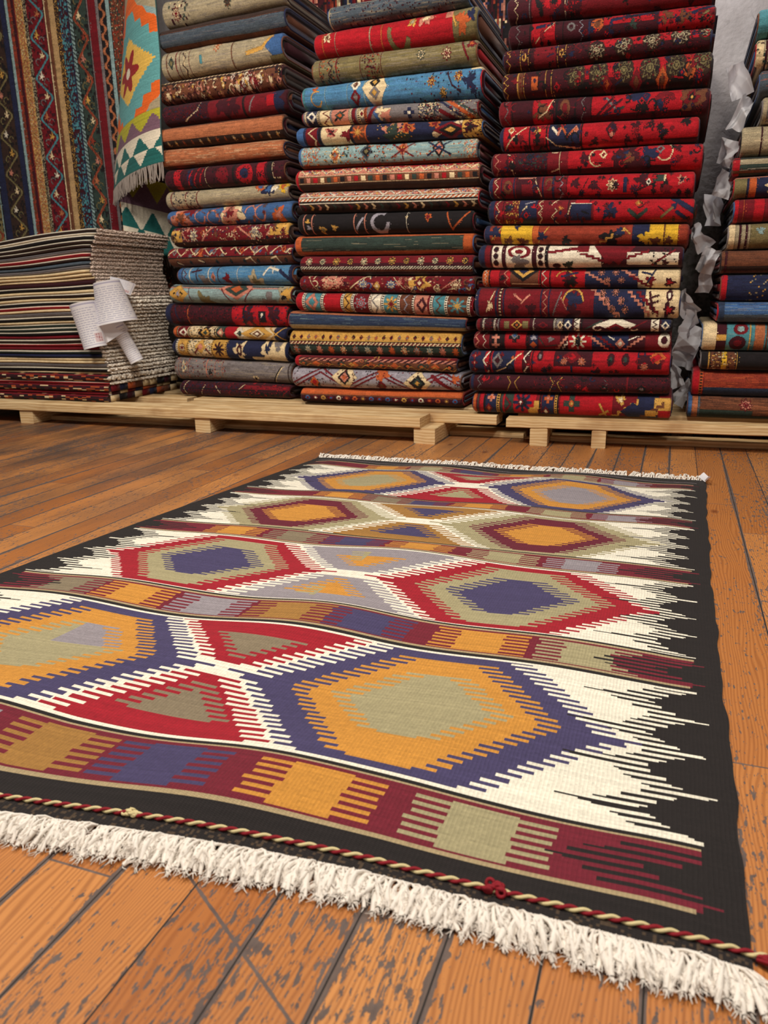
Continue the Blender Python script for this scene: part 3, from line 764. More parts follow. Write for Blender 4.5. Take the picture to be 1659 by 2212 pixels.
STACK_B=(3.26,[
(-1.419,-0.840,1.7250,1.7371,1.6413,1.6592,'charcoal grey folded carpet','f j;v s 4;v e 2;r 0 2 e;N 0 100 .1 sm'),
(-1.492,-0.803,1.6375,1.6589,1.5437,1.5437,'scarlet folded carpet with curled leaf','f R;l 6 o .7;l 14 e .4;L 9 3 3 cu;l 36 e .7;l 43 o .8;c 54 5 6 a 2 20 200;L 62 2 3 ye;L 70 1 5 pc;r 86 100 a;L 92 5 5 o;p 85 0 88 6 y 1;L 97 3 3 n;r 82 86 p 0 3'),
(-1.502,-0.801,1.5422,1.5422,1.4458,1.4512,'olive beige folded carpet with two rosettes','f a;v e 4;v s 2;l 5 r .4;l 16 r .5;l 31 r .5;l 44 r .5;N 5 18 .2 mog;N 32 43 .3 mro;o 68 4 2.5 gc;o 83 5 3 rc;p 91 0 95 8 r 1;L 97 2 3 ro;z 12 m 1.5 5'),
(-1.554,-0.781,1.4439,1.4498,1.3521,1.3345,'bright blue folded carpet with branches and flowers','f x;v t 4;v j 2;r 0 2 t;L 8 2 2 o;c 9 6 3 y .5;l 14 l .4;l 27 l .4;D 32 2 3 3 wu;D 32 7 3 3 rs;l 37 l;D 43 4 7 9 c;D 43 2 3 2.5 ky;D 43 6 3 2.5 sy;o 74 4 2.3 yr;o 88 3 2.3 yr;o 80 8 2 yg;p 82 1 85 6 m .6;p 85 6 89 8 m .6;L 94 5 4 n;N 60 100 .05 rn;r 94 100 c 0 1;L 96 8 2 n'),
(-1.555,-0.792,1.3506,1.3332,1.2909,1.2617,'grey folded carpet with navy border panel','f s;l 2 c .5;r 3 9 n;D 6 5 3 4 wn;K 10 k c;r 11 17 c;z 15 r 2 6 1;r 18 28 p;p 20 8 26 2 k 1;D 23 5 3 3 go;K 29 m c;r 30 32 r;K 34 k c;D 36 5 2 3 cr;K 38 m o;p 41 0 46 10 b 2;p 39 10 44 0 r 2;L 48 5 5 c;L 50 7 4 p;r 54 100 s;X 63 6 3 nw;r 68 78 c 1 3;N 68 80 .5 nrgc;p 79 0 92 10 n 1.2;p 83 0 97 10 o 2;p 86 0 100 9 g 1.2;p 80 6 90 12 r 2;N 85 100 .2 cr'),
(-1.584,-0.774,1.2906,1.2595,1.2160,1.1941,'navy folded carpet with cream panel','f n;r 0 4 b;r 5 12 r;z 9 c 2 8 1;l 13 k;r 14 31 c;L 20 4 4 pk;p 18 2 22 6 r 1;L 29 6 4 r;l 31 k;r 32 39 u;S 35 5 4 4 oy;l 39 o;L 55 4 7 p;L 55 6 4 m;L 62 4 5 or;L 55 9 9 g;N 45 65 .06 y;L 76 2 4 or;p 76 8 90 1 c 3;D 84 6 9 5 rky;r 90 100 y;L 94 5 4 mk;N 88 100 .2 rk'),
(-1.584,-0.795,1.2145,1.1932,1.1250,1.1065,'pale aqua folded carpet with diamond flowers','f l;v t 3;v c 2;r 0 2 b;N 3 12 .4 poc;D 22 5 3.5 4 cos;N 15 30 .15 gyk;D 40 4 3.5 4 jka;N 33 50 .12 ok;D 60 3 3.5 4 poy;p 54 1 66 7 r .7;p 54 7 66 1 r .7;p 60 0 60 8 r .6;D 80 4 3.5 4 kpb;p 74 1 86 7 n .8;p 74 7 86 1 n .8;N 93 100 .4 pc;N 0 100 .05 o;r 0 100 u 9 10'),
(-1.600,-0.784,1.1238,1.1048,1.0355,1.0122,'terracotta folded carpet with small squares','f u;r 0 100 p 0 4;r 0 100 R 0 1.2;hz 1.8 c 1 6 .4;N 0 100 .2 bcyr 1 0 3;h 3.8 c .4;M 5.5 4 98 25 R 1.3 kpRcgo;h 7.2 c .3;r 0 100 d 7.5 10;r 0 2 R'),
(-1.591,-0.786,1.0338,1.0107,0.9467,0.9258,'orange striped folded carpet with chevrons','f d;r 0 100 p 0 3;hz 1.5 w 1 7 .5;N 0 100 .22 bryo 1 0 3;h 3 w .4;k 4.3 o w 2.5 0 100 1.4;h 5.5 k .5;h 6 w .5;M 8 4 98 22 C 1.4 rypcgk'),
(-1.602,-0.810,0.9455,0.9249,0.8552,0.8379,'black folded carpet with pale curls','f k;l 4 p .6;l 9 p .6;L 6.5 4 1.6 y;L 7 7 1.6 q;l 34 p .7;l 40 p .7;p 35 8 39 3 q 1.2;L 15 8 2.5 ya;L 22 7 2 y;c 49 5 4.5 q 1.6 0 300;l 64 w .4;L 64 3 1 c;L 76 3 2.5 or;p 86 1 89 9 o .8;p 89 9 98 1 o .8'),
(-1.626,-0.809,0.8542,0.8363,0.7675,0.7515,'dark green folded carpet with orange edges','f g;v k 4;v e 1;r 0 4 o;r 0 100 o 0 1.2;r 0 100 v 8 10;r 95 100 o'),
(-1.600,-0.807,0.7655,0.7500,0.6840,0.6657,'crimson folded carpet with pale crosses','f r;r 0 100 m 4 5.5;M 3 6 96 12 o 2.4 cgyk;k 6.4 w k 1.6 0 100 1.5;r 0 100 u 7.5 9;r 0 100 j 8.3 10;h 9 m .5'),
(-1.605,-0.796,0.6826,0.6640,0.6137,0.5858,'dusty rose folded carpet with dashed diagonals','f r;N 0 100 .12 pum 1.5;F 0 100 70 pucmb;L 20 3 8 p;N 14 26 .3 rc;p 6 1 10 9 c .4;p 30 8 38 1 c .5;o 38 5 3 bc;o 54 5 3 bc;D 46 6 2 3 yc;p 55 1 62 8 c .4;L 70 3 7 yu;D 70 4 2.5 3 rc;o 90 5 3 cr;p 80 9 90 2 p .6'),
(-1.627,-0.805,0.6130,0.5846,0.5278,0.4950,'folded carpet of red, teal and cream panels','f r;r 0 4 R;K 5 k w;r 6 15 t;D 10 5 4 5 pt;K 16 k w;r 17 27 R;K 28 k w;r 29 33 y;z 31 m 1.2 5;K 34 k w;r 35 43 r;o 39 5 3.5 qR;K 44 k w;r 45 50 w;z 47 s 1.5 7;K 51 k w;r 52 59 t;S 56 5 4 4 yr;K 60 k w;r 61 67 u;z 64 q 1 5;K 68 k w;r 69 76 p;D 73 5 3 4 mp;K 78 k w;r 79 85 t;z 82 u 1.2 5;K 86 k w;r 87 98 u;S 92 5 5 4 ty;K 98 k w'),
(-1.672,-0.833,0.5281,0.4947,0.4470,0.4349,'plain steel blue folded carpet with beige underside','f i;v n 5;v l 1;v j 3;r 0 100 v 0 1;r 0 100 e 7.3 10;r 0 1 R'),
(-1.672,-0.853,0.4455,0.4336,0.3300,0.3243,'yellow and green folded carpet with flower rows','f g;r 0 100 y 0 4.6;M 2.6 3 97 22 D 1.2 krso;k 5 c r 2.2 0 100 1;h 4.4 k .3;h 5.9 k .3;M 7.8 4 97 14 o 2.2 olpoc'),
(-1.647,-0.872,0.3283,0.3229,0.2784,0.2603,'rust folded carpet with candy stripe dashes','f u;r 0 100 r 0 1.5;k 2.8 p m 4 0 100 2.2;M 6.5 6 96 12 D 3 gok;hz 8 y 1.5 7 .4;r 0 3 R;F 0 100 20 gkoy'),
(-1.662,-0.851,0.2772,0.2583,0.1809,0.1804,'lilac grey folded carpet with large diamonds','f q;hz 5 r 4 36 2.5;hz 5 q 4 36 1;L 14 8 4 g;D 14 7 3 3 oR;D 33 4 8 7 c;D 33 4 4 4 kpo;L 55 2 5 o;D 55 8 3 3 ru;D 76 6 8 7 c;D 76 6 4.5 4.5 kgy;N 0 100 .06 rk;p 84 2 96 10 r 2;L 97 3 3 o'),
(-1.626,-0.844,0.1793,0.1789,0.1090,0.1090,'ochre topped folded carpet with coloured squares','f r;r 0 100 o 0 3.5;v v 1;r 0 100 u 3.5 4.5;r 0 100 m 4.5 8;M 6 5 96 19 E 1.7 bryrwroubr;r 0 100 m 8 10;h 8 u .5')])

STACK_C=(3.12,[
(-0.658,0.033,1.6184,1.5898,1.5346,1.5170,'maroon folded carpet with round dark medallions','f m;z 5 c 1 4 .5;l 12 s .4;r 13 25 r;l 30 c .5;p 15 1 18 8 k 2;E 24 4 4 3 Rk;p 32 0 30 10 s .4;N 30 100 .25 rR;L 60 8 10 R;r 38 100 r 5 10;p 52 0 55 6 s .5'),
(-0.651,0.045,1.5329,1.5152,1.4515,1.4470,'red folded carpet with navy bracket lines','f m;z 5 s 1 4 .5;l 11 k .5;r 12 24 R;p 14 9 24 1 c .5;p 15 3 22 2 n 1.5;l 28 k .4;E 32 4 2 2 sm;z 37 q 1 4 .5;l 41 n 1;E 45 4 3 3 ou;r 48 72 R 0 5;p 52 3 72 1 n 1.5;p 51 9 52 3 n 1.5;L 62 6 3 g;r 74 100 R;L 78 4 4 u;L 86 5 4 u;p 90 4 100 1 n 1.6;r 92 100 r 3 6;L 96 6 3 a;N 40 100 .1 mn'),
(-0.667,0.040,1.4501,1.4455,1.3761,1.3760,'maroon folded carpet with five cream rosettes','f m;z 3 y 1 4 .5;l 9 y .4;l 13 y .4;E 11 5 1.2 2 ym;l 28 y .4;l 32 y .4;E 30 5 1.2 2 ym;r 16 27 r;z 38 r 1.5 5;r 44 100 R 0 5;E 47 6 4.4 4.6 d;o 47 6 4 ed;E 60 5 4.4 4.6 d;o 60 5 4 ed;E 73 4 4.4 4.6 d;o 73 4 4 ed;E 86 3 4.4 4.6 d;o 86 3 4.3 ed;E 98 2 4.4 4.6 d;o 98 2 3 ed;N 0 100 .08 rk'),
(-0.667,0.049,1.3746,1.3745,1.2880,1.2683,'red folded carpet with olive rosettes and discs','f m;z 2 y 1 3 .6;l 8 y .4;l 11 y .4;r 8.4 10.6 u;r 15 18 o 3 8;l 22 y .4;l 25 y .4;r 34 100 R 0 6;E 37 4 4.6 4.8 d;o 37 4 4 ad;E 48 4 4.6 4.8 d;o 48 4 4 ad;E 60 4 4.6 4.8 d;o 60 4 4 ad;E 72 4 4.6 4.8 d;o 72 4 4.3 ad;E 84 4 4.6 4.8 d;o 84 4 4 ad;E 96 3 4.6 4.8 d;o 96 3 4 ad;D 52 8 3 3 ro;D 66 8 3 4 ru;D 78 8 3 4 ou;D 90 6 3 5 ou;E 42 9 4 2 k;E 60 10 4 2 k;E 72 10 4 2.5 k;E 86 10 5 3 k;N 0 100 .05 r'),
(-0.680,0.052,1.2869,1.2667,1.1989,1.1771,'thick red folded carpet with pale bent twig','f m;r 0 6 r;z 4 s 1 5 .5;l 7 k .4;r 8 12 m;r 17 27 R;L 22 6 5 u;p 27 1 24 6 c .5;p 24 6 20 8 c .5;l 29 k;E 33 5 2.5 4 ur;l 38 k;z 42 s 1 6 .5;l 46 k;r 46 88 R 0 8;p 53 2 57 6 s 1;p 57 7 61 6 g 1;p 48 9 56 2 m 1;p 50 9 60 3 m 1;L 70 6 4 k;L 78 5 4 n;L 68 1 6 n;L 80 2 5 r;L 92 4 8 u;L 92 4 4 rk;E 92 4 .6 .6 y;r 46 100 m 8.5 10'),
(-0.673,0.025,1.1972,1.1764,1.1083,1.0937,'scarlet folded carpet with navy arrow panel','f R;r 0 2 n;D 6 2 2 2 co;p 3 9 6 6 c .6;p 6 6 14 1 c .6;X 9 6 2 kk;l 16 k .5;X 20 3 2 ya;r 18 24 r 6 10;X 20 7 1.8 kk;l 25 k .6;r 26 42 n;p 28 2 31 5 w 1.2;p 31 5 33 1 p 1.2;p 33 2 36 6 o 1;p 36 6 40 2 o 1;p 25 6 30 9 c .5;p 30 9 42 10 c .4;D 40 3 1.5 2 po;l 43 k .6;D 58 4 3 4 mr;E 58 6 1 1 p;L 70 3 3 m;L 77 3 3 m;L 50 8 2 m;L 66 8 2 m;L 72 8 2 m;D 82 6 1 2 k;L 94 2 3 k;r 84 100 m 8.5 10'),
(-0.706,0.046,1.1074,1.0918,1.0248,1.0008,'maroon and scarlet folded carpet with mirrored hooks','f m;z 3 p 1 4 .5;r 1 6 r;z 3 p 1 4 .6;p 8 1 11 2 c .5;l 11 c .4;p 11 8 8 8 c .5;r 6 8 r;N 14 30 .3 rgn;r 28 38 r;p 30 1 33 1 c .5;l 34 c .4;p 34 8 30 9 c .5;r 38 100 R;L 46 4 3 m;c 52 4 3.5 c .5 60 300;D 55 3 2 2 cr;L 66 3 8 m;L 64 6 5 n;p 62 9 72 8 c .4;r 60 74 m 5 10;L 67 5 3 u;c 83 3 3.5 c .5 -90 160;D 81 2 2 2 sr;L 89 2 2 m;r 38 86 m 8 10;L 76 4 5 n'),
(-0.712,0.026,1.0235,0.9999,0.9426,0.9107,'red folded carpet with small green flag mark','f r;r 0 2 n;z 4 c 1.2 5 .5;l 6.5 n .5;E 10 5 2.2 3 um;l 13 n;r 14 26 m;h 1 p 1 15 24;p 24 2 27 9 c .5;r 17 23 r 4 9;l 28 n;E 31 4 2 3 ur;l 33 n;z 37 q 1 4 .5;l 40 m;r 40 100 R;L 44 4 3 m;p 48 6 50 2 k .4;L 53 5 3 m;o 62 5 3 cu;r 67 69 n 2 8;L 76 3 4 m;p 72 8 80 5 k .5;D 79 4 1.2 1.5 wk;r 81 86 g 1 4;r 86 87 c 1 4;L 94 3.5 2.5 pn;L 87 6 3 r;r 40 100 r 8.5 10'),
(-0.712,0.034,0.9411,0.9088,0.8507,0.8260,'scarlet folded carpet with dark tulip leaves','f r;r 0 3 n;z 5 c 1 5 .5;l 8 k .4;N 9 16 .6 yur 1;r 16 25 n;p 18 5 20 3 c .6;p 19 2 24 1 q .6;z 27 c 1 4 .6;z 34 c 1.5 5 .6;L 37 4 1.5 oy;l 41 m;r 42 52 n 2 9;h 2 w .5 42 52;p 42 3 40 9 c .5;L 48 6 4 n;r 44 100 R 0 2;r 53 100 R;L 61 5 4.5 n;D 74 2 1.6 1.8 oy;p 70 5 74 8 g 1.6;p 78 5 74 8 g 1.6;p 85 8 90 4 a 1;p 90 0 100 6 n 2.2;p 92 6 97 9 n 1.5;r 53 100 r 9 10'),
(-0.728,0.021,0.8498,0.8249,0.7780,0.7481,'rust folded carpet with bright yellow panels','f h;r 0 3 n;p 4 8 9 2 y .7;L 6 4 4 n;r 9 25 Y;L 13 8.5 3 u;L 20 9 3.4 u;L 17 1 2 n;r 25 28 o;p 28 9 33 1 y .6;L 30 6 3 n;r 34 60 h;L 42 8 3 k;L 64 7 6 k;s 56 10 70 2 y .8 5;L 68 4 3 n;p 70 2 73 5 y .8;r 74 82 n;L 80 7 4 Y;r 82 96 Y;L 85 8.5 3 u;L 91 8 2.5 u;l 89 u .6;r 95 100 h'),
(-0.745,0.009,0.7771,0.7471,0.6886,0.6723,'maroon and ivory stepped folded carpet','f m;r 0 3 n;r 3 6 r;r 7 12 w;E 9 2 1.3 1.3 mk;E 9 5 1.3 1.3 mk;E 9 8 1.3 1.3 mk;l 13 m;r 14 28 w;E 21 3 6 3 rk;E 21 3 4 2 wr;L 21 8 5 s;l 28 m;r 30 34 w;E 32 2 1.3 1.3 mk;E 32 5 1.3 1.3 mk;E 32 8 1.3 1.3 mk;l 35 k;r 36 62 w;s 36 3 50 1 r 1.2 4;E 40 9 2 1 mk;L 46 9 3 g;r 50 56 r 0 3;s 52 4 64 8 r 1 4;r 58 62 w 1 4;D 68 0 10 12 r;D 68 10 3 3 m;r 74 98 w 3 9;s 72 6 84 2 r 1 4;p 96 2 86 9 r 1;N 84 98 .1 k;r 84 90 m 0 2;L 92 8 2 m'),
(-0.734,0.006,0.6868,0.6709,0.6145,0.5965,'thin red folded carpet with navy stepped field','f R;r 0 4 o;z 2 w .6 2 .4;l 4 k;r 9 13 r;L 11 5 2 k;z 13 p 1.2 5 .7;r 15 30 u;D 22 1 8 6 kyn;h 8 c .4 16 30;l 31 k;z 33 w 1.2 5 .6;l 36 k;r 37 54 R;c 44 6 5 y .6 200 340;L 46 6 5 m;L 47 7 3 k;p 42 4 50 2 n 1;r 54 82 n;s 54 2 66 9 p 1 6;s 72 1 84 8 p 1 6;o 62 2 1.8 pk;o 69 2 1.8 pk;o 65 6 1.8 pk;o 72 6 1.8 pk;r 80 100 c;p 82 2 86 3 n 1;L 86 6 3 r;p 84 8 88 1 n .8;L 95 7 3 mR;s 76 4 86 10 r 1 5'),
(-0.757,0.012,0.6135,0.5949,0.4987,0.4894,'thick burgundy folded carpet with cream right corner','f r;r 0 2 n;p 6 8 10 1 c .5;L 8 6 2 c;l 11 n;K 13 c m;l 15 n;r 16 33 r;p 20 2 24 4 p .7;p 24 5 28 2 p .7;L 20 7 3 m;L 29 7 3 m;l 34 n;z 36 p 1 3 .6;l 38 n;p 40 9 44 1 s .6;r 44 60 r;L 50 4 5 n;c 50 5 5 y .6 190 350;L 50 8 4 m;p 44 3 47 7 p .5;r 60 84 n;s 58 0 72 10 p .9 6;r 84 100 c;s 76 1 86 9 p .9 6;s 80 1 90 9 r 1 6;o 64 1.5 1.7 pk;o 70 1 1.7 pk;o 66 4 1.7 pk;o 73 4 1.7 pk;o 69 7 1.7 pk;o 75 7 1.7 pk;o 71 9.5 1.7 pk;p 86 1 88 8 m 1;p 86 3 90 2 m .7;p 86 5 90 4 m .7;L 95 7 3.5 mR;E 95 2 1.5 2 mw'),
(-0.750,-0.011,0.4971,0.4882,0.4459,0.4429,'thin maroon folded carpet with white branching medallion','f m;r 0 2 r;K 4 w k;l 9 k;N 3 9 .2 r;K 10 w m;l 12 s;r 13 29 r;r 15 18 a 2 8;D 22 5 3 4 yko;r 25 28 a 2 8;K 31 w m;D 36 5 3 3 rm;K 42 w k;r 43 46 s;D 45 5 1.5 4 cm;l 47 k;r 47 51 n;D 49 5 2 4 wn;r 52 55 w;z 53 m 1 4;l 56 k;r 57 88 m;p 58 8 66 1 g 1;D 73 4 10 6 w;D 73 7 5 4 rm;c 64 7 2 w .8;c 82 7 2 w .8;p 88 1 80 8 r 1;r 90 94 w;z 92 m 1 4;r 95 100 n;D 97 5 2 4 wn'),
(-0.764,-0.010,0.4445,0.4414,0.3705,0.3686,'red folded carpet with white star and steps','f m;r 0 9 r;z 2 p 1 5;z 6 w 1 5 .5;l 9 k;r 10 15 k;X 12 3 2 pp;X 12 7 2 pp;l 16 k;r 17 28 R;X 22 3 3 kn;D 22 2 2 2 sb;l 29 k;r 30 34 n;L 32 3 2 q;D 32 7 2 2 o;r 35 46 r;p 35 3 38 8 g .5;p 38 8 44 7 g .5;L 41 4 2 s;s 44 9 50 1 p 1 5;s 46 10 52 2 w .6 5;r 50 64 R;S 55 5 4.5 4.5 wy;E 55 5 1.3 3 k;r 62 80 n;s 60 2 70 10 p .9 6;s 88 2 78 10 p .9 6;s 63 1 73 9 r .9 6;D 76 6 2.5 3 pk;D 76 6 1.2 1.5 w;p 70 2 73 4 w .6;p 80 4 84 2 w .6;N 86 100 .1 m;r 88 100 r;E 97 4 3 4 wm'),
(-0.777,-0.004,0.3690,0.3671,0.2752,0.2777,'brightest scarlet folded carpet with dark hanging blossoms','f R;r 0 8 n;X 3 2 1.5 rp;X 3 5 1.5 rp;X 3 8 1.5 rp;z 9 w 1.5 8 .9;l 11 m;r 12 24 n;D 15 4 3 3.5 sm;D 23 3 1 1.2 o;p 14 9 20 7 c .5;p 20 6 27 1 c .6;r 28 32 m;z 30 w 1.3 6 .8;l 33 m;E 37 2 1.5 2 ms;D 42 7 2 2 rk;r 44 63 m 0 6;D 53 2 5 3 rR;o 49 4 2 po;o 58 4 2 po;p 53 6 53 10 n .8;L 64 9 2 n;E 72 3 1.8 2.5 mg;E 79 3 1.8 2.5 mg;D 66 8 1.5 2 m;r 86 100 R;r 85 96 m 1 7;o 88 6 2 po;D 94 2 4 3 oR;L 75 9 2 m;r 33 84 r 9 10'),
(-0.775,-0.000,0.2737,0.2762,0.1995,0.2082,'dark maroon folded carpet with gold bracket outlines','f m;r 0 2 n;z 5 s 1 5 .5;p 20 1 22 4 y .4;p 22 4 20 9 y .4;p 26 1 24 4 y .4;p 24 4 26 9 y .4;p 42 1 44 4 y .4;p 44 4 42 9 y .4;p 48 1 46 4 y .4;p 46 4 48 9 y .4;z 70 s 1 4 .4;E 69 7 2 2 ks;E 87 7 2 2 ks;N 28 100 .12 rk;l 80 r'),
(-0.764,0.012,0.1981,0.2068,0.1110,0.1110,'red folded carpet with navy and yellow steps','f r;r 0 2 o;l 3 g;r 4 6 R;l 6.5 k;r 7 13 n;X 10 2 2 po;D 9 7 2 2.5 ro;K 14 k y;r 15 22 g;l 17 R;p 18 2 21 5 r 1;p 18 8 21 5 r 1;r 22 34 R;r 30 35 y 6 10;r 33 36 y 3 7;S 27 4 5 4.5 nk;D 26 4 1.5 2 rw;l 36 k;r 37 43 n;X 40 2 2.2 op;D 39 8 2 2.5 rw;K 44 k y;l 45 k;r 46 72 R;X 52 4 4 gg;E 52 4 1.2 1.5 oy;p 66 4 69 9 y 1;p 70 7 66 9 y 1;L 76 2 3 yc;r 84 94 n;s 72 9 84 2 y .9 4;D 82 7 6 4 n;r 92 100 y 1 8;s 86 9 96 3 u 1.2 4;r 88 93 y 6 9;r 94 100 R 6 10;r 0 100 a 9.4 10')])

STACK_D=(3.20,[
(0.183,1.003,1.5050,1.5010,1.4157,1.4117,'green folded carpet with pale turquoise edge','f g;r 0 4 t;v t 3'),
(0.186,1.006,1.4142,1.4102,1.3200,1.3160,'brown and beige folded carpet with cream end','f e;r 0 3 c;l 4 m;L 12 6 8 u;N 0 40 .2 mgc'),
(0.208,1.028,1.3184,1.3144,1.2332,1.2292,'tan folded carpet with blue end','f v;v u 2;r 0 5 j;v o 3'),
(0.224,1.044,1.2317,1.2277,1.1466,1.1426,'light grey folded carpet','f s;v c 2;v j 2;r 0 2 e'),
(0.168,0.988,1.1453,1.1413,1.0443,1.0403,'beige folded carpet with an orange blossom','f e;v c 2;l 8 m .8;L 16 4 5 od;D 14 5 3 3 g;N 20 100 .1 um'),
(0.148,0.968,1.0429,1.0389,0.9803,0.9763,'green and silver striped folded carpet, red end','f g;r 0 100 e 1.5 4.5;v w 2;r 0 3 R;r 0 100 u 7.5 9;h 1 k'),
(0.159,0.979,0.9788,0.9748,0.9065,0.9025,'navy folded carpet with cream flower','f n;r 0 5 a;r 6 9 o;o 17 5 5 ck;L 17 5 1 k;o 34 5 5 cy;h .6 p'),
(0.166,0.986,0.9050,0.9010,0.8231,0.8191,'red folded carpet with speckled pink field','f r;r 0 2 R;l 4 o .4;l 8 p .4;r 8 12 R;N 13 100 .35 pcum;r 12 15 r'),
(0.155,0.975,0.8216,0.8176,0.7317,0.7277,'beige folded carpet with double maroon lines','f e;l 5 m .8;l 7.5 m .8;l 18 m .8;l 20.5 m .8;r 9 17 a;L 13 3 2 l;p 24 2 28 8 r 1;N 22 100 .1 ro;r 0 3 c'),
(0.140,0.960,0.7303,0.7263,0.6478,0.6438,'brown folded carpet with teal motif','f u;v d 4;h 8 d 2;l 2 m;L 23 3 3 t;L 23 7 4 o;X 24 6 1.5 ww;r 25 30 b'),
(0.148,0.968,0.6463,0.6423,0.5494,0.5454,'dark blue folded carpet with crimson end','f n;v k 3;v i 4;N 10 100 .06 ye;r 0 2.5 R'),
(0.145,0.965,0.5479,0.5439,0.4726,0.4686,'denim blue folded carpet with grey flecks','f b;v j 4;v l 2;r 0 100 j 6 10;v s 2;r 0 3 i'),
(0.101,0.921,0.4713,0.4673,0.3671,0.3631,'turquoise folded carpet with cream fringed end','f t;r 0 6 c;v s 2;r 6 10 m;r 6 10 y 4 6;E 16 2 3 2 rl;E 15 7 3.5 2.5 mr;l 20 y .6;r 22 26 v;l 27 u;p 34 3 40 2 p 1.5;p 34 3 33 6 p 1.5;L 44 8 3 mw'),
(0.103,0.923,0.3656,0.3616,0.2972,0.2932,'black folded carpet with gold banded border','f k;r 4 15 u;r 9 11 Y;N 4 15 .2 kcy;l 3.5 y .4;l 15.5 y .4;l 38 y .5;r 39 45 u'),
(0.079,0.899,0.2958,0.2918,0.1963,0.1923,'orange folded carpet over a blue lower half','f h;v k 3;v o 3;r 0 100 i 6.5 10;r 0 5 R;K 4 k o'),
(0.071,0.891,0.1949,0.1909,0.1110,0.1110,'brown folded carpet with dark green underside','f u;v v 3;v d 2;r 0 28 g 5.5 10;r 28 100 g 8 10;r 0 2 b;r 2 5 v;l 5 j;o 25 3 3 rp')])


ORD = 'bottom second third fourth fifth sixth seventh eighth ninth tenth eleventh twelfth thirteenth fourteenth fifteenth sixteenth seventeenth eighteenth nineteenth'.split()
def arc_profile(rows):
    zn = np.linspace(1, -1, rows + 1)
    zn = np.concatenate([[1.0], [.992], zn[1:-1], [-.992], [-1.0]])
    m = 2.1
    yn = 1 - np.maximum(0, 1 - np.abs(zn) ** m) ** (1 / m)
    return yn, zn

def u_shell(xl, xr, zt, zb, y0, bulge, depth, thick, W, H, seed, colf, round_r=.012):
    """a folded sheet: rounded at the front (towards -y), open behind; returns verts, faces, face colours"""
    r = np.random.default_rng(seed)
    yn, zn = arc_profile(H)
    nP = len(yn)
    u = np.linspace(0, 1, W + 1)
    x = xl + (xr - xl) * u
    h = (zt[0] + (zt[1] - zt[0]) * u - (zb[0] + (zb[1] - zb[0]) * u)); zc = ((zt[0] + zb[0]) + (zt[1] + zb[1] - zt[0] - zb[0]) * u) / 2
    d = np.minimum(x - xl, xr - x); k = np.clip(d / round_r, 0, 1)
    sc = .80 + .20 * np.sqrt(1 - (1 - k) ** 2); yoff = (1 - np.sqrt(1 - (1 - k) ** 2)) * .010
    ph = r.random(6) * 6.28
    wy = .0035 * np.sin(u * 7 + ph[0]) + .002 * np.sin(u * 17 + ph[1]); wz = .0005 * np.sin(u * 9 + ph[2]) + .0003 * np.sin(u * 23 + ph[3])
    # profile: back top, mid top, arc..., mid bottom, back bottom ; then the same inside
    py = np.concatenate([[depth, depth * .45], y0 * 0 + bulge * yn, [depth * .45, depth]])
    pz = np.concatenate([[1, 1], zn, [-1, -1]])
    isf = np.concatenate([[0, 0], np.ones(nP), [0, 0]])
    n = len(py)
    Yo = y0 + py[:, None] + isf[:, None] * (wy + yoff)[None]
    Zo = zc[None] + pz[:, None] * (h / 2 * sc)[None] + wz[None]
    Xo = np.broadcast_to(x[None], Yo.shape)
    Vo = np.stack([Xo, Yo, Zo], -1).reshape(-1, 3)
    Fo = grid_faces(n - 1, W)
    # inside surface
    hi = np.maximum(h * sc - 2 * thick, h * .25)
    iy = np.concatenate([[depth, depth * .45], thick + (bulge - thick * .4) * yn, [depth * .45, depth]])
    cols_i = [0, W]
    Yi = y0 + iy[:, None] + np.zeros((1, 2)); Zi = zc[cols_i][None] + pz[:, None] * (hi[cols_i] / 2)[None]
    Xi = np.broadcast_to(x[cols_i][None], Yi.shape)
    Vi = np.stack([Xi, Yi, Zi], -1).reshape(-1, 3)
    no = len(Vo)
    j = np.arange(n - 1)
    ii = no + j * 2
    Fi = np.stack([ii, ii + 2, ii + 3, ii + 1], -1)
    Fl = np.stack([j * (W + 1), (j + 1) * (W + 1), no + (j + 1) * 2, no + j * 2], -1)
    Fr = np.stack([j * (W + 1) + W, no + j * 2 + 1, no + (j + 1) * 2 + 1, (j + 1) * (W + 1) + W], -1)
    Fb = np.array([[0, no, no + 1, W], [(n - 1) * (W + 1), (n - 1) * (W + 1) + W, no + (n - 1) * 2 + 1, no + (n - 1) * 2]])
    ctop, cfront, cbot, cend, cin = colf(W, H)
    rows = [ctop, ctop, ctop] + [cfront[q] for q in range(H)]
    rows = [ctop] * 2 + [cfront[0]] + [cfront[min(q, H - 1)] for q in range(H)] + [cfront[-1]] + [cbot] * 2
    rows = np.array(rows[:n - 1]) if len(rows) >= n - 1 else np.array(rows + [cbot] * (n - 1 - len(rows)))
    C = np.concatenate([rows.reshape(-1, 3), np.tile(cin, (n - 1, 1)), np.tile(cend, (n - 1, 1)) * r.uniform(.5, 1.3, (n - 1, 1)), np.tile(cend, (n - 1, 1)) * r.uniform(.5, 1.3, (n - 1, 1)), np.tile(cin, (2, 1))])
    return np.concatenate([Vo, Vi]), np.concatenate([Fo, Fi, Fl, Fr, Fb]), np.clip(C, 0, 1)

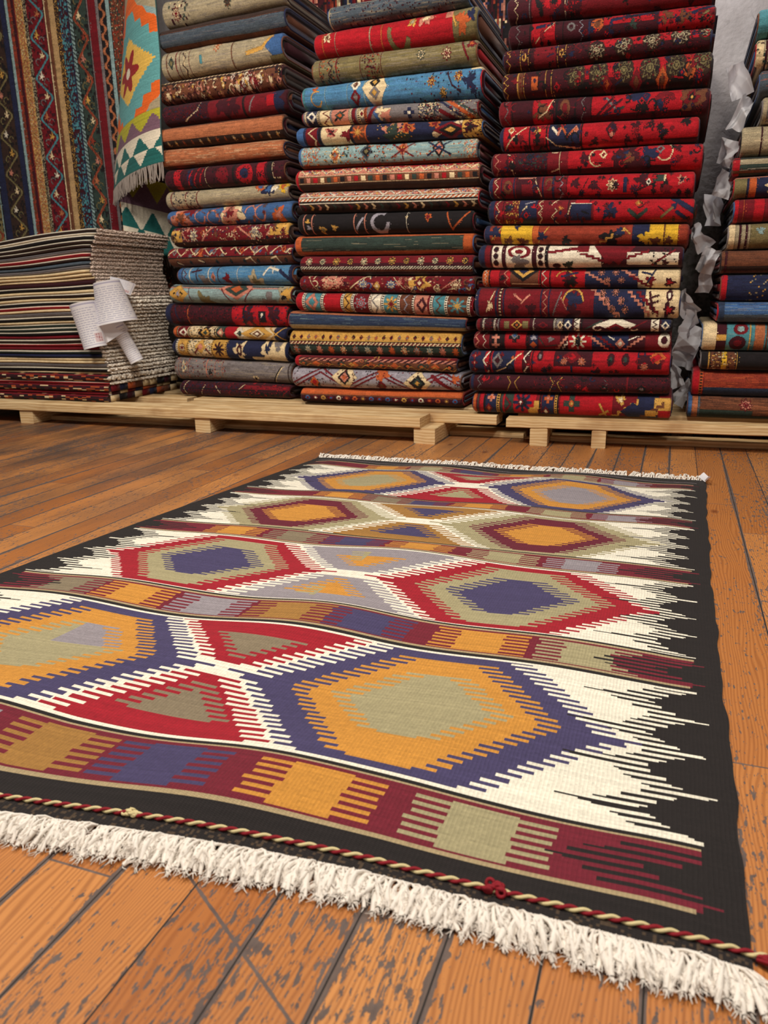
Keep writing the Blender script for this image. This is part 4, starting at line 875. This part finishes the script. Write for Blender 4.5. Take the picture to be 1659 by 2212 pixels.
STACKS = [('A', STACK_A, 'in the leftmost tall stack', 'folded carpets in the leftmost tall stack', .55),
          ('B', STACK_B, 'in the middle stack', 'folded carpets in the middle stack', .64),
          ('C', STACK_C, 'in the red stack', 'folded red carpets in the red stack', .76),
          ('D', STACK_D, 'in the rightmost stack', 'folded carpets in the rightmost stack', .76)]
SELV = {'A': 'dnumd', 'B': 'bnuRr', 'C': 'nmnkr', 'D': 'uRbsk'}
def build_stack(key, tab, where, group, depth):
    Y, rows = tab
    n = len(rows)
    for i, (xl, xr, zl, zr, bl, br, look, spec) in enumerate(rows):
        seed = sum(ord(c) for c in key) * 100 + i
        r = np.random.default_rng(seed)
        W = max(110, int((xr - xl) / .0026)); H = 36
        if key == 'C' and (i < 9 or i in (15, 16)): spec = spec + ';F 4 98 %d kmnkrR' % (42 if i < 9 else 22)
        A = paint(spec, W, H, seed)
        cf = shade_noise(A, seed, over=paint.over)
        y0 = Y + r.uniform(-.012, .014)
        h = max(.03, (zl - bl + zr - br) / 2)
        sel = SELV[key][i % 5]
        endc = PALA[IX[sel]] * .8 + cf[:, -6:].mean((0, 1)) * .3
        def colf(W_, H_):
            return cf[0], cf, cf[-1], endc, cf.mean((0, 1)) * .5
        depth_i = depth + r.uniform(-.03, .0)
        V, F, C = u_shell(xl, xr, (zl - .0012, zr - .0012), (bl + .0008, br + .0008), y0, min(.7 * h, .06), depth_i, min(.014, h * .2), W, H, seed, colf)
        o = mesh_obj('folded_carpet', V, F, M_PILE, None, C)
        pos = ORD[n - 1 - i] if n - 1 - i else 'bottom one'
        lab = look + ', ' + ('topmost ' if i == 0 else ('lowest ' if i == n - 1 else pos + ' up ')) + where
        tagit(o, lab, 'carpet', group)
        # overcast selvedge cord along both ends of the outer sheet
        yn, zn = arc_profile(10)
        for xe, zt_, zb_, sg in ((xl, zl - .001, bl, 1), (xr, zr - .001, br, -1)):
            hh_ = (zt_ - zb_) * .80; bb = min(.7 * h, .06)
            py = np.concatenate([[depth_i * .9], .010 + bb * yn, [depth_i * .9]]) + y0; pz = np.concatenate([[1], zn, [-1]]) * (hh_ / 2 - .0015) + (zt_ + zb_) / 2
            mb = MB(); mb.tube(np.stack([np.full(len(py), xe + sg * .002), py, pz], -1), .0042, 6, PALA[IX[sel]] * r.uniform(.9, 1.3))
            mb.build('selvedge', M_PILE, o)
        # the sheet folded inside, its edges showing at the ends
        t1 = min(.014, h * .2) + .0025
        e0, e1 = r.uniform(-.004, .012), r.uniform(-.010, .010)
        Wi = 24
        Ai = paint('f %s;N 0 100 .5 %s 3' % (spec.split()[1][0], sel + 'kmu'), Wi, 6, seed + 7)
        ci = shade_noise(Ai, seed + 3)
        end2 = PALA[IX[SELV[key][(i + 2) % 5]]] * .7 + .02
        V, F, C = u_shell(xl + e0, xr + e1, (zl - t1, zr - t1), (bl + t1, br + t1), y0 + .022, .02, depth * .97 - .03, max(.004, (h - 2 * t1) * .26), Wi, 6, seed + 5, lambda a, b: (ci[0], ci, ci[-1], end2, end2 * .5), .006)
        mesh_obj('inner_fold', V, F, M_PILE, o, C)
        t2 = t1 + max(.004, (h - 2 * t1) * .26) + .002
        if h - 2 * t2 > .008:
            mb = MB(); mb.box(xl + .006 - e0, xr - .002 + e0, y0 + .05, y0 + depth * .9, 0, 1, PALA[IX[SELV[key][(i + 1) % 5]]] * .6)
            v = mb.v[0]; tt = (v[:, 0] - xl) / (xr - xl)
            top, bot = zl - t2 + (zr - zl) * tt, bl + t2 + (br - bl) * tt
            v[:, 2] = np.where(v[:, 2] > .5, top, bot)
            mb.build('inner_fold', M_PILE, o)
for a in STACKS: build_stack(*a)

# ------------------------------------------------------------------ low pile of kilims, fringed ends to the right
PILE = 'd w k d d s R d j s c c c m k c d c k R c s k c g g k r d R r g n c c s k c X R X r X'.split()
def low_pile():
    n = len(PILE)
    wt = np.array([{'X': 1.9, 'w': .6, 'c': .8, 'k': 1.15}.get(p, 1.0) for p in PILE])
    cum = np.concatenate([[0], np.cumsum(wt[::-1])]) / wt.sum()      # from the bottom
    names = dict(d='brown', w='ivory', k='black', s='grey', R='red', j='slate', c='cream', m='maroon', g='green grey', r='dark red', n='navy', X='dark shaggy patterned')
    r0 = np.random.default_rng(21)
    zbase = .108
    xs = np.linspace(0, 1, 41)
    ups = ['bottom', 'second'] + 'third fourth fifth sixth seventh eighth ninth tenth'.split()
    for i in range(n):                                        # i counts from the bottom
        p = PILE[n - 1 - i]
        key = 'm' if p == 'X' else p
        q0, q1 = cum[i], cum[i + 1]
        xr = -2.575 + .02 * math.sin(i * .33) + r0.uniform(-.006, .006) + .012 * (q0 > .9)
        xl = -3.62
        x = xl + (xr - xl) * xs
        def zline(q):
            # the pile is a little higher towards its fringed end
            slope = .05 * q ** 2 * np.clip((xs - .30) / .65, 0, 1) ** 1.0
            return zbase + q * (.758 + 0 * x) + slope + .004 * q * np.sin(xs * 9 + q * 14)
        zt, zb = zline(q1) - .0012, zline(q0)
        zt = np.maximum(zt, zb + .004)
        y0 = 3.075 + .022 * (1 - q0) * 0 + r0.uniform(-.008, .008) - (.012 if p == 'X' else 0)
        dep = 3.64 - y0
        H = 6
        m = 2.2
        zn = np.linspace(1, -1, H + 1); yn = 1 - np.maximum(0, 1 - np.abs(zn) ** m) ** (1 / m)
        py = np.concatenate([[dep], .012 * yn, [dep]]); pz = np.concatenate([[1], zn, [-1]])
        N = len(py)
        wy = .003 * np.sin(xs * 11 + i)
        V = np.stack([np.broadcast_to(x, (N, 41)), y0 + py[:, None] + wy[None], (zt + zb)[None] / 2 + pz[:, None] * ((zt - zb) / 2)[None]], -1).reshape(-1, 3)
        F = grid_faces(N - 1, 40)
        base = PALA[IX[key]]
        C = np.tile(base, ((N - 1) * 40, 1)).reshape(N - 1, 40, 3)
        C = C * r0.uniform(.85, 1.15, (N - 1, 40, 1))
        edge = PALA[IX['w' if p in 'kmRrdngX' else 'c' if p == 'c' else 's']]
        if p in 'ckdsgRw' : C[1:3] = edge * .75 + C[1:3] * .2
        if p in 'dgsm': C[3:4] = PALA[IX['k']] * 1.2
        if p == 'R': C[4:5] = PALA[IX['m']]
        if p == 'X':
            nz = blob_noise(40, N - 1, 1.01, r0)
            C[nz < .32] = PALA[IX['k']]; C[(nz > .55) & (nz < .70)] = PALA[IX['o']] * .8; C[nz > .9] = PALA[IX['c']] * .9
            C[1] = PALA[IX['r']]; C[-1] = PALA[IX['n']]
        ends = [list(np.arange(N) * 41)[::-1], list(np.arange(N) * 41 + 40)]
        nf = len(F)
        # close the two ends with fans
        tri = []
        for e in ends:
            for k in range(N // 2 - 1):
                tri.append((e[k], e[k + 1], e[N - 2 - k], e[N - 1 - k]))
        F = np.concatenate([F, np.array(tri)])
        C = np.concatenate([C.reshape(-1, 3), np.tile(base * .6 if p == 'X' else lin((196, 180, 166)), (len(tri), 1))])
        o = mesh_obj('folded_kilim', V, F, M_FLAT, None, np.clip(C, 0, 1))
        if i == n - 1: pos = 'topmost'
        elif i < 10: pos = ups[i] + (' from the bottom' if i else ' one')
        elif n - 1 - i < 10: pos = ups[n - 1 - i] + ' from the top'
        else:
            pos = {10: 'eleventh', 11: 'twelfth', 12: 'thirteenth', 13: 'fourteenth', 14: 'fifteenth', 15: 'sixteenth', 16: 'seventeenth', 17: 'eighteenth', 18: 'nineteenth', 19: 'twentieth',
                   20: 'twenty-first', 21: 'twenty-second', 22: 'twenty-third', 23: 'twenty-fourth', 24: 'twenty-fifth', 25: 'twenty-sixth', 26: 'twenty-seventh', 27: 'twenty-eighth', 28: 'twenty-ninth', 29: 'thirtieth', 30: 'thirty-first', 31: 'thirty-second', 32: 'thirty-third'}[i] + ' from the bottom'
        tagit(o, 'folded %s kilim, %s of the low fringed pile' % (names[p], pos), 'kilim', 'folded kilims in the low pile')
        # ragged fringed end
        mb = MB(); r = np.random.default_rng(300 + i)
        zt1, zb1 = zt[-1], zb[-1]; th = zt1 - zb1
        white = q0 < .62
        if i < 3:
            for k in range(9):
                yy = y0 + .02 + (dep - .03) * k / 9
                mb.box(xr - .004, xr + .004 + r.random() * .003, yy, yy + (dep - .03) / 9 - .001, zb1 + .001, zt1 - .001, PALA[IX['ckmcrnouc'[(k + i * 2) % 9]]] * .8)
            mb.build('end_band', M_FLAT, o, smooth=False)
        else:
            cnt = 150
            base_c = lin((232, 222, 208)) if white else lin((204, 184, 170))
            for k in range(cnt):
                yy = y0 + .006 + (dep - .012) * (k + r.random()) / cnt
                L = r.uniform(.008, .026) if white else r.uniform(.005, .017)
                z0 = zb1 + th * r.uniform(.25, .75)
                p0 = np.array([xr - .004, yy, z0]); L *= .65; p1 = p0 + np.array([L, r.normal(0, .007), -L * r.uniform(-.2, .6)])
                mid = (p0 + p1) / 2 + np.array([0, 0, L * .2])
                rad = th * r.uniform(.14, .34)
                for pp in (p0, mid, p1): pp[2] = min(max(pp[2], zb1 + rad + .0004), zt1 - rad - .0004)
                mb.tube([p0, mid, p1, p1 + np.array([.002, 0, 0])], [rad * .9, rad, rad * .8, rad * .2], 5, base_c * r.uniform(.7, 1.15))
            mb.build('fringe', M_FLAT, o)
low_pile()

def tags_on_pile():
    g = 'paper tags on the low kilim pile'
    paper_tag((-2.485, 3.035, .678), (.80, .58, .15), (.30, .10, -1), .20, .19, 3.3, 'cone-curled white paper tag hanging highest over the pile corner', g, 1, taper=-.6)
    paper_tag((-2.595, 2.985, .585), (.78, .60, .18), (.22, .0, -1), .165, .21, 2.7, 'upright curled tag with pink emblem and lines of print', g, 2, pink=True, taper=.1)
    paper_tag((-2.57, 3.072, .497), (.62, .50, .45), (.12, .0, -1), .20, .10, 1.9, 'blank creased white paper beneath the pink-printed tag', g, 3, blank=True)
    paper_tag((-2.525, 3.125, .472), (.75, .55, .42), (.55, .25, -1), .09, .19, 2.6, 'bluish narrow printed tag slanting down to the right, lowest of all', g, 4)
    paper_tag((-2.51, 3.195, .684), (.75, .55, -.30), (-.1, -.25, -.75), .13, .06, 1.3, 'small pink-printed tag lying on the fringes beside the cone-curled tag', g, 5, pink=True, taper=.2)
tags_on_pile()

# ------------------------------------------------------------------ hangings behind
def striped_hanging():
    y = 3.86
    x0, x1, z0, z1 = -4.25, -2.70, .60, 2.45
    W, H = 400, 370
    X = x0 + (np.arange(W) + .5) / W * (x1 - x0); Z = z1 - (np.arange(H) + .5) / H * (z1 - z0)
    Xg, Zg = np.meshgrid(X, Z)
    A = np.zeros((H, W), int)
    st = [(-4.3, -4.002, 'r'), (-4.002, -3.867, 'a'), (-3.867, -3.855, 'l'), (-3.855, -3.800, 'n'), (-3.80, -3.672, 'd'), (-3.672, -3.637, 'n'), (-3.637, -3.615, 'l'),
          (-3.615, -3.566, 'h'), (-3.566, -3.515, 'G'), (-3.515, -3.492, 'k'), (-3.492, -3.376, 'r'), (-3.376, -3.366, 'c'), (-3.366, -3.345, 'u'), (-3.345, -3.304, 'A'),
          (-3.304, -3.272, 'd'), (-3.272, -3.209, 't'), (-3.209, -3.182, 'l'), (-3.182, -3.083, 'g'), (-3.083, -3.071, 's'), (-3.071, -3.023, 'r'), (-3.023, -3.002, 's'),
          (-3.002, -2.958, 'k'), (-2.958, -2.929, 'l'), (-2.929, -2.6, 'u')]
    for a, b, c in st: A[:, (X >= a) & (X < b)] = IX[c]
    r = np.random.default_rng(77)
    def inb(a, b): return (Xg >= a) & (Xg < b)
    n1 = blob_noise(W, H, 1, r); n2 = blob_noise(W, H, 2, r); n3 = r.random((H, W))
    gz = (np.abs(((Zg / .05) % 1) - .5) * 4 - 1) * .016 - 3.540
    A[inb(-3.566, -3.515) & ((np.abs(Xg - gz) < .004) | (np.abs(Xg + 7.08 + gz) < .004))] = IX['v']; A[inb(-3.566, -3.515) & (n1 > .9)] = IX['c']; A[inb(-3.566, -3.515) & (n1 < .12)] = IX['v']
    A[inb(-3.515, -3.492) & (n1 < .5)] = IX['e']
    A[inb(-3.304, -3.272) & (n3 < .25)] = IX['y']
    A[inb(-3.272, -3.209) & (n2 < .45)] = IX['m']; A[inb(-3.272, -3.209) & (n2 > .8)] = IX['i']
    A[inb(-3.209, -3.182) & (((Zg / .022 + Xg / .03) % 1) < .35)] = IX['g']
    A[inb(-3.216, -3.209)] = IX['n']
    A[inb(-3.615, -3.58) & (n2 < .3)] = IX['u']
    A[inb(-3.590, -3.573)] = IX['m']
    A[inb(-2.929, -2.6) & (n2 < .3)] = IX['h']; A[inb(-2.929, -2.6) & (n2 > .8)] = IX['g']; A[inb(-2.929, -2.6) & (n1 > .95)] = IX['c']
    for b in (-3.637, -3.855, -3.376, -3.182, -3.083, -2.929, -2.958): A[np.abs(Xg - b) < .0022] = IX['k']
    def vine(xa, xb, per, ph, col, edge, w, flowers, leaf):
        xm, amp = (xa + xb) / 2, (xb - xa) * .38
        tri = np.abs(((Zg + ph) / per) % 1 - .5) * 4 - 1
        c = xm + amp * np.clip(tri * 1.2, -1, 1)
        band = inb(xa, xb)
        nn = blob_noise(W, H, 3, r)
        A[band & (nn < .2)] = IX['k' if col != 't' else 'm']
        # tendrils and flowers in the bays
        k0 = int((z0 + ph) / per * 2) - 1
        for k in range(k0, k0 + int((z1 - z0) / per * 2) + 4):
            zc = (k * .5 + .25) * per - ph; sgn = 1 if k % 2 else -1
            for dz, dx, kind in ((.03, .45, 0), (-.045, .25, 1)):
                cx, cz = xm + sgn * amp * dx * -1, zc + dz
                d = np.hypot(Xg - cx, Zg - cz)
                if kind == 0: A[band & (d < .019) & (d > .013) & ~((Xg > cx) & (Zg < cz))] = IX[leaf]
                else:
                    an = np.arctan2(Zg - cz, Xg - cx)
                    A[band & (d < .013 + .006 * np.cos(5 * an))] = IX[flowers[k % len(flowers)]]
                    A[band & (np.abs(Xg - cx) < .003) & (Zg > cz) & (Zg < cz + .035)] = IX[flowers[k % len(flowers)]]
        A[band & (np.abs(Xg - c) < w + .0035)] = IX[edge]
        A[band & (np.abs(Xg - c) < w)] = IX[col]
    vine(-3.492, -3.376, .205, .155, 't', 't', .0045, 'cyvcw', 's')
    vine(-3.182, -3.083, .205, .10, 'h', 'v', .0055, 'hcyvp', 'a')
    vine(-3.80, -3.672, .205, .02, 'a', 'a', .005, 'cpyw', 'a')
    vine(-4.002, -3.867, .205, .05, 'h', 'v', .005, 'hcy', 'a')
    # dark scroll band
    sc = -2.980 + .012 * np.sign(np.sin(Zg * 2 * np.pi / .07)) * np.abs(np.sin(Zg * 2 * np.pi / .07)) ** .6
    A[inb(-3.002, -2.958) & (np.abs(Xg - sc) < .009)] = IX['v']
    c = shade_noise(A, 78, .10)
    xv = np.linspace(x0, x1, W + 1); zv = np.linspace(z1, z0, H + 1)
    Xv, Zv = np.meshgrid(xv, zv)
    Yv = y + .006 * np.sin(Xv * 9) + .004 * np.sin(Xv * 4 + Zv * 2)
    V = np.stack([Xv, Yv, Zv], -1).reshape(-1, 3)
    n = len(V); Vb = V + np.array([0, .010, 0])
    F = grid_faces(H, W)
    rim = np.concatenate([np.arange(W + 1), np.arange(1, H + 1) * (W + 1) + W, H * (W + 1) + np.arange(W - 1, -1, -1), np.arange(H - 1, 0, -1) * (W + 1)])
    k = len(rim); a = np.arange(k); b = (a + 1) % k
    low = V[rim] + np.array([0, .010, 0])
    F2 = np.stack([rim[a], rim[b], n + b, n + a], -1)
    o = mesh_obj('hanging_carpet', np.concatenate([V, low]), np.concatenate([F, F2]), M_PILE, None, np.concatenate([c.reshape(-1, 3), np.tile(PALA[IX['d']], (k, 1))]))
    tagit(o, 'wide carpet hanging on the wall with vertical stripes and winding vines, above the low pile', 'carpet')
striped_hanging()

def draped_kilim():
    """kilim hung in a curve between the leftmost tall stack and the wall"""
    ZH, ZT = 1.165, 2.36
    P0 = np.array([-2.33, 3.352]); 
    nu, nv = 150, 260
    u = np.linspace(0, 1, nu + 1); v = np.linspace(0, 1, nv + 1)
    Ug, Vg = np.meshgrid(u, v)
    z = ZT + (ZH - ZT) * Vg
    flare = np.clip((2.2 - z) / 1.1, 0, 1.2)
    x1 = -2.72 - .25 * flare; y1 = 3.76 + 0 * z
    # quarter-round plan: from far left, bulging towards the viewer, to near right
    a = (1 - Ug) * np.pi / 2
    x = P0[0] + (x1 - P0[0]) * np.sin(a) ** 1.0
    y = y1 + (P0[1] - y1) * np.cos(a) ** .9
    px0 = -2.302 - .032 * np.clip((1.62 - z) / .3, 0, 1)
    x = px0 + (x1 - px0) * (1 - Ug)
    y = P0[1] + (y1 - P0[1]) * (1 - Ug) ** 1.6
    z = z + .05 * Ug * Vg
    P = np.stack([x, y, z], -1)
    # pattern in cloth coordinates
    uc, vc = np.meshgrid((u[:-1] + u[1:]) / 2, (v[:-1] + v[1:]) / 2)
    L = .62
    S = uc * L; Zr = (1 - vc) * (ZT - ZH)
    I = IX
    A = np.full(S.shape, I['t'])
    zz = lambda per, amp, ph=0: amp * (np.abs(((S + ph) / per) % 1 - .5) * 4 - 1)
    st = lambda q, s: np.round(q / s) * s
    ZC = .465
    D = np.abs(st(S - .31, .012)) / .28 + np.abs(st(Zr - ZC, .012)) / .145       # yellow diamond
    tealm = np.abs(S - .31) / .48 + np.abs(Zr - ZC) / .27
    saw = .07 * (np.abs((np.arctan2((Zr - ZC) * 1.7, S - .31) * 3.2) % 1 - .5) * 4 - 1)
    A[:] = I['o']
    A[tealm + saw < .98] = I['t']
    outer = tealm + saw * .4 > 1.24
    A[outer] = I['e']
    A[outer & (S < .16) & (Zr > .58)] = I['q']
    A[outer & (S > .30) & (np.abs(((Zr + S * .3) / .11) % 1 - .5) < .22)] = I['l']
    A[outer & (Zr > .92) & (S < .3)] = I['o']
    A[outer & (Zr > 1.0)] = I['t']
    A[D < 1] = I['y']
    rd = np.hypot((S - .29) / .155, (Zr - ZC) / .10); an = np.arctan2((Zr - ZC) * 1.5, S - .29)
    A[(D < 1) & (rd < .74 + .24 * np.cos(an * 6 + .6))] = I['h']
    A[(D < 1) & (rd < .22)] = I['w']
    A[Zr < .245] = I['y']
    gm = Zr < .245
    A[gm & (Zr < .195 + st(zz(.20, .034, .03), .010))] = I['s']
    A[Zr < .152] = I['w']
    tr = (np.abs(((S + .02) / .19) % 1 - .5) * 2)
    A[(Zr < .138) & (Zr > .074) & (tr < st((.146 - Zr) / .085, .1))] = I['g']
    A[Zr < .074] = I['g']
    A[(Zr < .074) & (Zr > .012) & (tr < st((Zr - .010) / .09, .1))] = I['w']
    A[Zr < .012] = I['g']
    pal = PALA.copy()
    pal[I['s']] = lin((120, 88, 104)); pal[I['y']] = lin((226, 182, 84)); pal[I['g']] = lin((34, 100, 96)); pal[I['t']] = lin((96, 158, 160)); pal[I['o']] = lin((220, 98, 34)); pal[I['h']] = lin((150, 32, 34)); pal[I['q']] = lin((138, 102, 124))
    c = pal[A]
    c[(A == I['y']) & (Zr < .246)] = lin((178, 170, 48))
    c = c * np.clip(1 + .07 * rng.standard_normal((nv, 1, 1)) + .05 * rng.standard_normal((nv, nu, 1)), .7, 1.3)
    V = P.reshape(-1, 3); n = len(V)
    F = grid_faces(nv, nu)[:, ::-1]
    back = V + np.array([.004, .006, 0])
    F2 = F[:, ::-1] + n
    rim = np.concatenate([np.arange(nu + 1), np.arange(1, nv + 1) * (nu + 1) + nu, nv * (nu + 1) + np.arange(nu - 1, -1, -1), np.arange(nv - 1, 0, -1) * (nu + 1)])
    k = len(rim); a_ = np.arange(k); b_ = (a_ + 1) % k
    F3 = np.stack([rim[a_], rim[b_], n + rim[b_], n + rim[a_]], -1)
    cc = c.reshape(-1, 3)
    o = mesh_obj('hanging_kilim', np.concatenate([V, back]), np.concatenate([F, F2, F3]), M_FLAT, None, np.clip(np.concatenate([cc, cc, np.tile(lin((60, 90, 90)), (k, 1))]), 0, 1))
    tagit(o, 'hanging kilim with a yellow diamond, teal ground and grey fringed hem beside the leftmost stack', 'kilim')
    mb = MB(); r = np.random.default_rng(9)
    hem = P[-1]
    for i in range(96):
        f = (i + .5 + r.normal(0, .2)) / 96 * nu; q0 = hem[int(np.clip(f, 0, nu))]
        ln = r.uniform(.065, .085); w = r.normal(0, .006)
        uu = np.linspace(0, 1, 5)[:, None]
        pts = q0 + np.array([w, -.004, -ln]) * uu + np.array([.006, 0, 0]) * np.sin(uu * 3.1) * r.normal(0, 1)
        mb.tube(pts, [.0022, .003, .003, .0028, .0015], 5)
    tagit(mb.build('fringe', M_GREYFR, o), 'grey knotted fringe')
    # second kilim, lower, curling the other way
    nu, nv = 110, 90
    u = np.linspace(0, 1, nu + 1); v = np.linspace(0, 1, nv + 1); Ug, Vg = np.meshgrid(u, v)
    z = 1.25 + (.865 - 1.25) * Vg - .12 * Ug
    x = -2.87 + .45 * Ug; y = 3.70 + .05 * np.sin(Ug * 3.0) * (1 - .4 * Vg) + .06 * Ug
    P = np.stack([x, y, z], -1)
    uc, vc = np.meshgrid((u[:-1] + u[1:]) / 2, (v[:-1] + v[1:]) / 2)
    S = uc * .58; Zr = (1 - vc) * .385
    A = np.full(S.shape, I['s'])
    A[(Zr > .27) & (np.abs((S / .16) % 1 - .5) * .2 < (Zr - .27))] = I['y']
    A[Zr < .235] = I['w']
    tr = np.abs(((S + .05) / .17) % 1 - .5) * 2
    A[(Zr < .215) & (Zr > .115) & (tr < (.225 - Zr) / .12)] = I['g']
    A[Zr < .115] = I['g']
    A[(Zr < .115) & (Zr > .02) & (tr < (Zr - .015) / .125)] = I['w']
    c = pal[A]; c[A == I['y']] = lin((170, 160, 50))
    c = c * np.clip(1 + .06 * rng.standard_normal((nv, nu, 1)), .7, 1.3)
    V = P.reshape(-1, 3); n = len(V); F = grid_faces(nv, nu)[:, ::-1]
    rim = np.concatenate([np.arange(nu + 1), np.arange(1, nv + 1) * (nu + 1) + nu, nv * (nu + 1) + np.arange(nu - 1, -1, -1), np.arange(nv - 1, 0, -1) * (nu + 1)])
    k = len(rim); a_ = np.arange(k); b_ = (a_ + 1) % k
    F3 = np.stack([rim[a_], rim[b_], n + rim[b_], n + rim[a_]], -1)
    cc = c.reshape(-1, 3)
    o = mesh_obj('hanging_kilim', np.concatenate([V, V + np.array([0, .006, 0])]), np.concatenate([F, F[:, ::-1] + n, F3]), M_FLAT, None, np.clip(np.concatenate([cc, cc, np.tile(lin((60, 90, 90)), (k, 1))]), 0, 1))
    tagit(o, 'lower hanging kilim end of dark teal and cream triangles, shaded below the grey fringed hem', 'kilim')
    mb = MB(); hem = P[-1]
    for i in range(60):
        q0 = hem[int(np.clip((i + r.random()) / 60 * nu, 0, nu))]
        uu = np.linspace(0, 1, 4)[:, None]
        mb.tube(q0 + np.array([r.normal(0, .006), -.003, -r.uniform(.03, .05)]) * uu, [.002, .0026, .0026, .001], 5)
    mb.build('fringe', M_GREYFR, o)
draped_kilim()

def far_carpets():
    A = paint('f m;F 0 100 500 rnkhrmcp;N 0 100 .06 kn 1', 200, 160, 5)
    c = shade_noise(A, 6, .12)
    xs = np.linspace(-2.25, -.42, 201); zs = np.linspace(2.75, 1.1, 161)
    Xg, Zg = np.meshgrid(xs, zs); Yg = 3.95 + .006 * np.sin(Xg * 14)
    V = np.stack([Xg, Yg, Zg], -1).reshape(-1, 3); n = len(V); F = grid_faces(160, 200)
    o = mesh_obj('hanging_carpet', np.concatenate([V, V + np.array([0, .01, 0])]), np.concatenate([F, F[:, ::-1] + n]), M_PILE, None, np.concatenate([c.reshape(-1, 3)] * 2))
    tagit(o, 'dark red carpet hung on the wall, glimpsed between leftmost and middle stacks', 'carpet')
far_carpets()

# crumpled paper tags hanging in the gap beside the rightmost stack
def gap_tags():
    g = 'paper tags in the gap beside the red stack'
    names = 'topmost second third fourth fifth sixth seventh eighth ninth tenth eleventh twelfth thirteenth fourteenth fifteenth sixteenth seventeenth'.split()
    r = np.random.default_rng(15)
    pts = np.array([(.178, 1.31), (.158, 1.20), (.146, 1.09), (.128, .98), (.116, .89), (.108, .80), (.104, .71), (.090, .63), (.068, .55), (.062, .47), (.058, .40), (.050, .33), (.048, .26), (.050, .19)])
    n = len(pts)
    for i, (x, z) in enumerate(pts):
        lab = 'crumpled white paper tag in the gap beside the red stack, ' + ('topmost of all' if i == 0 else 'lowest of all' if i == n - 1 else names[i] + ' from the top')
        paper_tag((x - .008 + r.normal(0, .006), 3.40 + r.uniform(-.05, .04), z - .05), (r.uniform(.5, 1), -r.uniform(-.3, .9), r.uniform(-.7, .7)), (r.uniform(-.3, .3), r.uniform(-.4, .3), 1),
                  r.uniform(.065, .10), r.uniform(.09, .12), r.uniform(1.0, 2.8), lab, g, 40 + i, blank=True, taper=r.uniform(-.3, .5), crumple=.065)
gap_tags()
paper_tag((.128, 2.575, .007), (.25, -1, .05), (.5, .1, .45), .07, .020, 1.6, 'small white paper tag curled at the far right corner of the floor kilim', None, 70, blank=True)

# ------------------------------------------------------------------ light
def area(name, loc, target, size, power, color, sy=None):
    l = bpy.data.lights.new(name, 'AREA'); l.energy = power; l.size = size; l.color = color
    if sy: l.shape = 'RECTANGLE'; l.size_y = sy
    o = bpy.data.objects.new(name, l); COL.objects.link(o); o.location = loc
    d = np.array(target, float) - np.array(loc, float)
    from mathutils import Vector
    o.rotation_euler = Vector(d).to_track_quat('-Z', 'Y').to_euler()
    return o
WARM = (1.0, .92, .81)
area('ceiling_lamp', (-.7, 1.0, 2.9), (-.9, 1.9, 0), .5, 52, WARM)
area('ceiling_lamp', (.6, .2, 2.9), (.2, 1.2, 0), .5, 44, WARM)
area('ceiling_lamp', (-2.3, .8, 2.9), (-2.6, 2.6, .4), .5, 58, WARM)
area('ceiling_lamp', (.22, 3.3, 2.85), (.15, 4.0, 1.0), .3, 9, (1, .97, .97))
w = bpy.data.worlds.new('shop'); SC.world = w; w.use_nodes = True
w.node_tree.nodes['Background'].inputs[0].default_value = (1.0, .93, .86, 1); w.node_tree.nodes['Background'].inputs[1].default_value = .12

# ------------------------------------------------------------------ camera
cam = bpy.data.cameras.new('camera'); co = bpy.data.objects.new('camera', cam); COL.objects.link(co)
cam.sensor_fit = 'VERTICAL'; cam.sensor_height = 24.0; cam.lens = 1660.0 / 2212.0 * 24.0
cam.clip_start = .02
pitch, roll, yaw = math.radians(15.9), math.radians(-1.0), math.radians(20.44)
from mathutils import Matrix, Vector
fwd = Vector((-math.sin(yaw) * math.cos(pitch), math.cos(yaw) * math.cos(pitch), -math.sin(pitch)))
right = Vector((math.cos(yaw), math.sin(yaw), 0)); up = right.cross(fwd)
ri = right * math.cos(roll) + up * math.sin(roll); ui = up * math.cos(roll) - right * math.sin(roll)
M = Matrix((ri, ui, -fwd)).transposed().to_4x4(); M.translation = Vector((0, 0, .6))
co.matrix_world = M
cam.dof.use_dof = True; cam.dof.focus_distance = 1.7; cam.dof.aperture_fstop = 5.0
SC.camera = co
vs = SC.view_settings
vs.view_transform = 'Standard'; vs.look = 'None'; vs.exposure = 0.03; vs.gamma = 1.0
vs.use_curve_mapping = False
